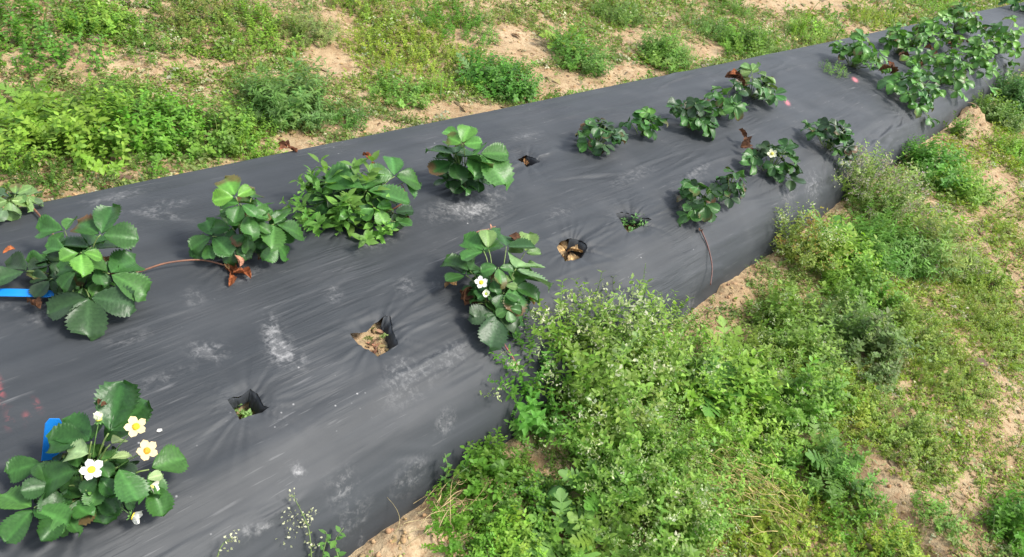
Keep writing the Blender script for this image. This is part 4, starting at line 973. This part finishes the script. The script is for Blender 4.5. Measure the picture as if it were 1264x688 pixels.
def shoot(label, root_px, path, leafset, lsize, tint, heads=None, every=.012, name='weed_shoot'):
    """a single thin stem with leaves, leaning over the film"""
    pts = spline([base_pt(*root_px)] + [at(u, v, z) for u, v, z in path], 8); S_ = Geo(); tube(S_, pts, .0014, .0007, (.14, .2, .07), 5)
    F_ = Geo(); s = np.concatenate([[0], np.cumsum(np.linalg.norm(np.diff(pts, axis=0), axis=1))]); k = 0
    for q in np.arange(s[-1] * .2, s[-1], every):
        p = np.array([np.interp(q, s, pts[:, i]) for i in range(3)])
        for j in range(2):
            a = k * 1.6 + j * math.pi + random.uniform(-.4, .4); d = np.array([math.cos(a), math.sin(a), random.uniform(.0, .6)])
            inst(F_, leafset, p[None], frames(d[None], NZ[None] + .2), lsize * random.uniform(.6, 1.1) * (1 - .3 * q / s[-1]), jit(tint, 1))
        k += 1
    root = empty(name, pts[0]); tag(root, label, 'weed', 'thin weed shoots leaning on the film')
    obj('stem', S_, M_STEM, root); obj('foliage', F_, M_WEED, root)
    if heads:
        for (u, v, z, sp, n) in heads:
            c = at(u, v, z); H_ = Geo()
            for i in range(n):
                inst(H_, [TINY], (c + rng.normal(0, sp, 3))[None], frames(rng.normal(0, 1, (1, 3)), rng.normal(0, 1, (1, 3))), .006 * rng.uniform(.7, 1.3), np.array([[.62, .62, .42]]) * rng.uniform(.7, 1.2))
            obj('flower_head', H_, M_WEED, root)
shoot('small leafy shoot leaning on the film above the soil lump', (548, 608), [(550, 590, .06), (552, 575, .09), (549, 560, .115)], [SMALL], .022, (.10, .21, .05))
shoot('leafy side shoot bending right above the soil lump', (552, 604), [(560, 592, .06), (570, 582, .08), (578, 577, .085)], [SMALL], .020, (.10, .2, .05))
shoot('thin weed with pale seed pods at the bottom edge before the film', (385, 720), [(384, 680, .08), (380, 650, .12), (366, 620, .16), (360, 610, .17)], [TINY], .010, (.16, .22, .07), [(360, 612, .17, .006, 14), (362, 640, .14, .010, 24), (380, 648, .12, .009, 20), (384, 632, .13, .007, 12), (355, 662, .12, .009, 16), (388, 672, .10, .009, 14)], .02)
shoot('leafy shoot at the bottom edge beside the thin seed pod weed', (425, 712), [(418, 690, .05), (414, 668, .08), (424, 652, .1)], [SMALL, SMALLW], .026, (.11, .23, .055), None, .016)
shoot('short leafy shoot between the seed pod weed and the film edge', (400, 720), [(398, 690, .06), (403, 664, .1), (402, 656, .11)], [SMALL], .024, (.11, .23, .055), None, .018)
shoot('tiny stem with a white flower head at the bottom edge', (262, 735), [(268, 690, .15), (275, 672, .17), (287, 664, .18)], [TINY], .007, (.18, .2, .1), [(287, 664, .18, .006, 18), (280, 675, .175, .006, 8)], .03)
shoot('slender upright stem rising above the pale flowering weed', (800, 450), [(795, 390, .12), (794, 350, .2), (797, 325, .26)], [TINY], .012, (.10, .17, .06), None, .016)
shoot('branched pale stem left of the tall flowering weed', (690, 500), [(685, 450, .12), (680, 415, .19), (672, 395, .22)], [SMALL], .016, (.13, .23, .06), [(670, 396, .22, .008, 16), (684, 420, .18, .01, 16)], .018)

# ------------------------------------------------------------------ ground cover between the clumps
BARE = [(90, 72, 66, 18, .9), (200, 78, 40, 11, .85), (255, 85, 30, 9, .8), (410, 50, 26, 40), (420, 80, 20, 14), (600, 45, 48, 13), (650, 62, 45, 14), (700, 102, 62, 13), (770, 90, 40, 9), (975, 5, 62, 9), (790, 45, 20, 14),
        (270, 197, 100, 10, .7), (180, 212, 50, 9, .5), (60, 245, 60, 8, .5), (440, 158, 46, 9), (560, 138, 60, 10), (355, 180, 50, 10), (500, 668, 55, 24), (545, 632, 36, 18), (592, 592, 18, 22, .6), (903, 362, 24, 17), (1192, 150, 30, 20), (1215, 130, 14, 10),
        (1225, 235, 22, 24), (1165, 215, 10, 8), (1060, 575, 26, 26, .85), (1100, 625, 28, 40, .95), (1150, 690, 45, 24, .75), (1205, 625, 36, 42, .62), (1250, 510, 24, 24, .6), (1195, 560, 16, 14, .5), (960, 600, 18, 10), (985, 445, 18, 14), (640, 540, 14, 20), (870, 65, 18, 8), (1010, 470, 16, 10), (1245, 470, 16, 10, .5)]
YEL = [(500, 60, 100, 45, .7), (1150, 380, 100, 60, .8), (1210, 170, 60, 50, .9), (960, 650, 120, 50, .9), (930, 590, 60, 30, .6), (1000, 520, 90, 50, .5), (620, 20, 160, 30, .25), (300, 90, 120, 40, .25), (1100, 560, 100, 60, .3), (1220, 300, 60, 60, .7), (1130, 470, 150, 110, .75), (1200, 570, 90, 60, .6)]
def emask(lst, u, v, soft=.35):
    m = np.zeros(len(u))
    for q in lst:
        d = ((u - q[0]) / q[2]) ** 2 + ((v - q[1]) / q[3]) ** 2; m = np.maximum(m, np.clip((1 + soft - np.sqrt(d)) / soft, 0, 1) * (q[4] if len(q) > 4 else 1.))
    return m
def mat_t(k):
    r = np.random.default_rng(500 + k); G_ = Geo()
    for s in range(4):
        a = r.uniform(0, 6.28); ln = r.uniform(.5, 1.); e = np.array([math.cos(a), math.sin(a), r.uniform(.2, .9)]) * ln
        for i in range(4):
            f = (i + 1) / 4; p = e * f + r.normal(0, .05, 3); p[2] = abs(p[2]); b = r.uniform(0, 6.28); d = np.array([math.cos(b), math.sin(b), r.uniform(-.2, .5)]); n_ = NZ + r.normal(0, .4, 3)
            V, T, C = TINY; G_.add(V @ frames(d[None], n_[None])[0].T * r.uniform(.24, .44) + p, T, C * r.uniform(.75, 1.25))
    return G_.arr()
MAT = [mat_t(k) for k in range(12)]
def blade_t(k):
    r = np.random.default_rng(600 + k); V = []; 
    for i in range(4):
        f = i / 3; w = .03 * (1 - f); V += [(f * f * .5, -w, f), (f * f * .5, w, f)]
    return np.array(V), grid_tris(4, 2), np.ones((8, 3))
BLADE = [blade_t(k) for k in range(3)]

def scatter_region(x0, x1, y0, y1, dens):
    n = int((x1 - x0) * (y1 - y0) * dens); return rng.uniform(x0, x1, n), rng.uniform(y0, y1, n)
CV = Geo(); GR = Geo(); LT = Geo(); CL = Geo()
def clod_t(k):
    r = np.random.default_rng(700 + k); import itertools
    V = []; T = []; seg, rings = 7, 5
    for i in range(rings + 1):
        th = math.pi * i / rings
        for j in range(seg):
            ph = 2 * math.pi * j / seg; d = np.array([math.sin(th) * math.cos(ph), math.sin(th) * math.sin(ph), math.cos(th)])
            rr = 1 + .5 * float(fbm(d[0] * 1.6 + k * 5, d[1] * 1.6 + d[2] * 1.3, 77, 3)); V.append(d * rr * np.array([1, .85, .65]))
    for i in range(rings):
        for j in range(seg):
            q = (j + 1) % seg; T += [(i * seg + j, (i + 1) * seg + j, (i + 1) * seg + q), (i * seg + j, (i + 1) * seg + q, i * seg + q)]
    return np.array(V), np.array(T), np.ones((len(V), 3))
CLOD = [clod_t(k) for k in range(6)]
for (x0, x1, y0, y1, dens, sc) in [(-.2, 3.2, 1.5, 3.5, 2700, 1.), (3.2, 6, 1.5, 3.6, 1000, 1.45), (6, 14, 1.4, 4.0, 260, 2.6), (-.2, 3.4, -1., .6, 4600, .85), (3.4, 6, -1.2, .75, 1100, 1.4), (6, 14, -1.5, 1., 260, 2.6),
                                   (-3, -.2, 1.6, 5, 150, 2.2), (-3, .2, -3, .45, 150, 2.2), (0, 14, 3.6, 7, 110, 3.), (.2, 14, -4, -1.1, 110, 3.)]:
    x, y = scatter_region(x0, x1, y0, y1, dens)
    t = bed_t(x, y); P = np.stack([x, y, gz(x, y)], -1); u, v, dp = to_px(P)
    bare = emask(BARE, u, v, .5); yel = emask(YEL, u, v, .7)
    dens_n = fbm(x * 3.2, y * 3.2, 91, 3) * .9 + fbm(x * 11, y * 11, 92, 3) * .9
    pr = np.clip(np.where(y < 1, 1.5, 1.2) + dens_n * .8 + .25 * yel, .08, 1) * (1 - .97 * bare)
    edge = np.minimum(np.abs(t), np.abs(t - 1)); offbed = (t < -.005) | (t > 1.005)
    pr *= np.where(edge < .05, np.where(t > .5, .35, .5), 1.)
    ok = offbed & (rng.uniform(0, 1, len(x)) < pr)
    x, y, P, yel2, dn = x[ok], y[ok], P[ok], yel[ok], dens_n[ok]; n = len(x)
    hue = np.clip(.5 + .9 * fbm(x * 2.3, y * 2.3, 95, 3) + .5 * rng.normal(0, .35, n), 0, 1)[:, None]
    colr = np.array(GG) * hue + np.array(GN) * (1 - hue); colr = colr * (1 - yel2[:, None]) + np.array(YG) * yel2[:, None]
    fl_ = (rng.uniform(0, 1, n) < .07)[:, None]; colr = np.where(fl_, np.array([.46, .46, .30]), colr)
    dry = (rng.uniform(0, 1, n) < .10)[:, None]; colr = np.where(dry, np.array([.24, .19, .085]), colr)
    colr = colr * rng.uniform(.7, 1.25, (n, 1)) * rng.uniform(.9, 1.1, (n, 3))
    a = NZ[None] + rng.normal(0, .35, (n, 3))
    S = .030 * sc * rng.uniform(.6, 1.3, n) * (1 + .4 * np.clip(dn, -1, 1))
    inst(CV, MAT, P - NZ * .002, axis_frames(a, rng.uniform(0, 6.28, n)), S, colr)
    k = rng.uniform(0, 1, n) < .22; m = k.sum()
    inst(GR, BLADE, P[k] + np.stack([rng.normal(0, .01, m), rng.normal(0, .01, m), np.zeros(m)], -1) - NZ * .003, axis_frames(GROW[None] + rng.normal(0, .45, (m, 3)), rng.uniform(0, 6.28, m)), .055 * sc * rng.uniform(.5, 1.2, m) * np.where(rng.uniform(0, 1, m) < .15, 1.8, 1.), jit((.12, .20, .05), m, .3))
    # dead bits and little soil clods everywhere, mostly on bare ground
    x, y = scatter_region(x0, x1, y0, y1, dens * .16); t = bed_t(x, y); ok = (t < -.0) | (t > 1.0); x, y = x[ok], y[ok]; n = len(x); P = np.stack([x, y, gz(x, y) + .002], -1)
    az = rng.uniform(0, 6.28, n); d = np.stack([np.cos(az), np.sin(az), rng.normal(.05, .2, n)], -1)
    inst(LT, [NARROW, NARROW, TINY], P, frames(d, NZ[None] + rng.normal(0, .4, (n, 3))), .024 * sc * rng.uniform(.4, 1.4, n) * np.where(rng.uniform(0, 1, n) < .12, 2.2, 1.), jit((.26, .20, .11), n, .4))
    x, y = scatter_region(x0, x1, y0, y1, dens * .2); t = bed_t(x, y); ok = (t < -.0) | (t > 1.0); x, y = x[ok], y[ok]; n = len(x)
    inst(CL, CLOD, np.stack([x, y, gz(x, y)], -1), axis_frames(NZ[None] + rng.normal(0, .6, (n, 3)), rng.uniform(0, 6.28, n)), .0058 * sc * rng.uniform(.35, 1.35, n) ** 1.8, jit((.36, .245, .135), n, .2))
for k_, c in HC.items():
    n = 40; x = c[0] + rng.normal(0, .025, n); y = c[1] + rng.normal(0, .025, n)
    ok = in_poly(x, y, HP[k_]); x, y = x[ok], y[ok]; n = len(x); P = np.stack([x, y, gz(x, y)], -1)
    inst(CL, CLOD, P, axis_frames(NZ[None] + rng.normal(0, .6, (n, 3)), rng.uniform(0, 6.28, n)), .0055 * rng.uniform(.3, 1.5, n), jit((.22, .15, .085), n, .35))
    inst(LT, [NARROW, SMALL], P + NZ * .004, frames(np.stack([rng.normal(0, 1, n), rng.normal(0, 1, n), rng.normal(0, .2, n)], -1), NZ[None] + rng.normal(0, .4, (n, 3))), .02 * rng.uniform(.4, 1.3, n), jit((.20, .13, .07), n, .45))
for c, r, h in BUMPS:
    n = 24; x = c[0] + rng.normal(0, r * .7, n); y = c[1] + rng.normal(0, r * .7, n); ok = bed_t(x, y) < .0; x, y = x[ok], y[ok]; n = len(x)
    inst(CL, CLOD, np.stack([x, y, gz(x, y)], -1), axis_frames(NZ[None] + rng.normal(0, .6, (n, 3)), rng.uniform(0, 6.28, n)), .0045 * rng.uniform(.3, 1.5, n) ** 1.6, jit((.37, .25, .14), n, .18))
tag(obj('ground_cover', CV, M_WEED, None, (0, 0, 0)), 'low creeping ground cover of tiny green leaves on the sandy soil', 'ground cover', kind='stuff')
tag(obj('grass', GR, M_WEED, None, (0, 0, 0)), 'thin short grass blades among the ground cover', 'grass', kind='stuff')
tag(obj('leaf_litter', LT, M_STRAW, None, (0, 0, 0)), 'brown dead leaf bits scattered on the soil', 'leaf litter', kind='stuff')
tag(obj('soil_clods', CL, M_CLOD, None, (0, 0, 0)), 'small crumbs and clods of tan soil', 'soil clods', kind='stuff')

# ------------------------------------------------------------------ dry straw
def straw(label, px, n, r, ln, az0, daz, col, z0=.01):
    G_ = Geo(); c = base_pt(*px)
    for k in range(n):
        a = az0 + random.gauss(0, daz); p = c + np.array([random.gauss(0, r), random.gauss(0, r), 0]); l = ln * random.uniform(.25, 1.1)
        z = [float(gz(p[0], p[1])) + z0 + random.uniform(0, .03)]
        e = p + np.array([math.cos(a), math.sin(a), 0]) * l; p[2] = z[0]; e[2] = float(gz(e[0], e[1])) + z0 + random.uniform(0, .04)
        m = (p + e) / 2 + np.array([random.gauss(0, .02), random.gauss(0, .02), random.uniform(-.02, .03)])
        tube(G_, bez(p, m, e, 7), random.uniform(.0006, .0012), .0004, np.array(col) * random.uniform(.55, 1.2), 4)
    return tag(obj('straw_tuft', G_, M_STRAW, None, c), label, 'dry straw', 'tufts of dry straw')
_a = at(870, 600) - at(980, 650); AZ = math.atan2(_a[1], _a[0])
straw('fan of dry yellow straw lying on the low weeds near the bottom edge', (925, 625), 75, .055, .15, AZ, .5, (.50, .40, .17), .045)
straw('short dry straw under the flowering weeds left of the fan', (875, 640), 24, .03, .09, AZ + .6, .5, (.48, .38, .17), .055)
_b = at(600, 570) - at(520, 650); AZ2 = math.atan2(_b[1], _b[0])
straw('pale straw and roots lying on the soil along the film edge', (545, 632), 26, .035, .11, AZ2, .7, (.50, .38, .2), .006)
straw('few straw stalks on the soil at the bottom edge', (510, 676), 10, .03, .10, AZ2, .5, (.46, .38, .2), .01)

# ------------------------------------------------------------------ light, sky, camera
to_sun = nrm(np.array([.50, -.62, 1.25])); el = math.asin(to_sun[2]); azs = math.atan2(to_sun[1], to_sun[0])
w = bpy.data.worlds.new('World'); scn.world = w; w.use_nodes = True; nt = w.node_tree; nt.nodes.clear()
sky = nt.nodes.new('ShaderNodeTexSky'); sky.sky_type = 'NISHITA'; sky.sun_disc = False; sky.sun_elevation = el; sky.sun_rotation = math.pi / 2 - azs
sky.air_density = 1.; sky.dust_density = 1.6; sky.ozone_density = 1.
bg = nt.nodes.new('ShaderNodeBackground'); bg.inputs[1].default_value = .15; wo = nt.nodes.new('ShaderNodeOutputWorld')
hs = nt.nodes.new('ShaderNodeHueSaturation'); hs.inputs['Saturation'].default_value = .45
nt.links.new(sky.outputs[0], hs.inputs['Color']); nt.links.new(hs.outputs[0], bg.inputs[0]); nt.links.new(bg.outputs[0], wo.inputs[0])
sl = bpy.data.lights.new('sun', 'SUN'); sl.energy = 2.2; sl.angle = math.radians(14); sl.color = (1., .95, .87)
so = bpy.data.objects.new('sun', sl); COL.objects.link(so)
zax = to_sun; xax = nrm(np.cross(np.array([0, 1., 0]), zax)); yax = np.cross(zax, xax)
so.matrix_world = Matrix([[*r_, 0] for r_ in np.stack([xax, yax, zax], -1).tolist()] + [[0, 0, 0, 1]]); so.location = (2, -2, 6)

cd = bpy.data.cameras.new('camera'); cd.sensor_width = 36; cd.lens = PF * 36 / PW; cd.clip_start = .05; cd.clip_end = 300
co = bpy.data.objects.new('camera', cd); COL.objects.link(co)
Rm = np.stack([RC[:, 0], RC[:, 1], -RC[:, 2]], -1)
co.matrix_world = Matrix([[*Rm[i].tolist(), float(CAM[i])] for i in range(3)] + [[0, 0, 0, 1]])
scn.camera = co
scn.view_settings.view_transform = 'Standard'; scn.view_settings.look = 'None'; scn.view_settings.exposure = 1.27; scn.view_settings.gamma = 1.; scn.view_settings.use_curve_mapping = False
scn.render.engine = 'CYCLES'; scn.cycles.max_bounces = 6; scn.cycles.transparent_max_bounces = 4; scn.cycles.use_denoising = True
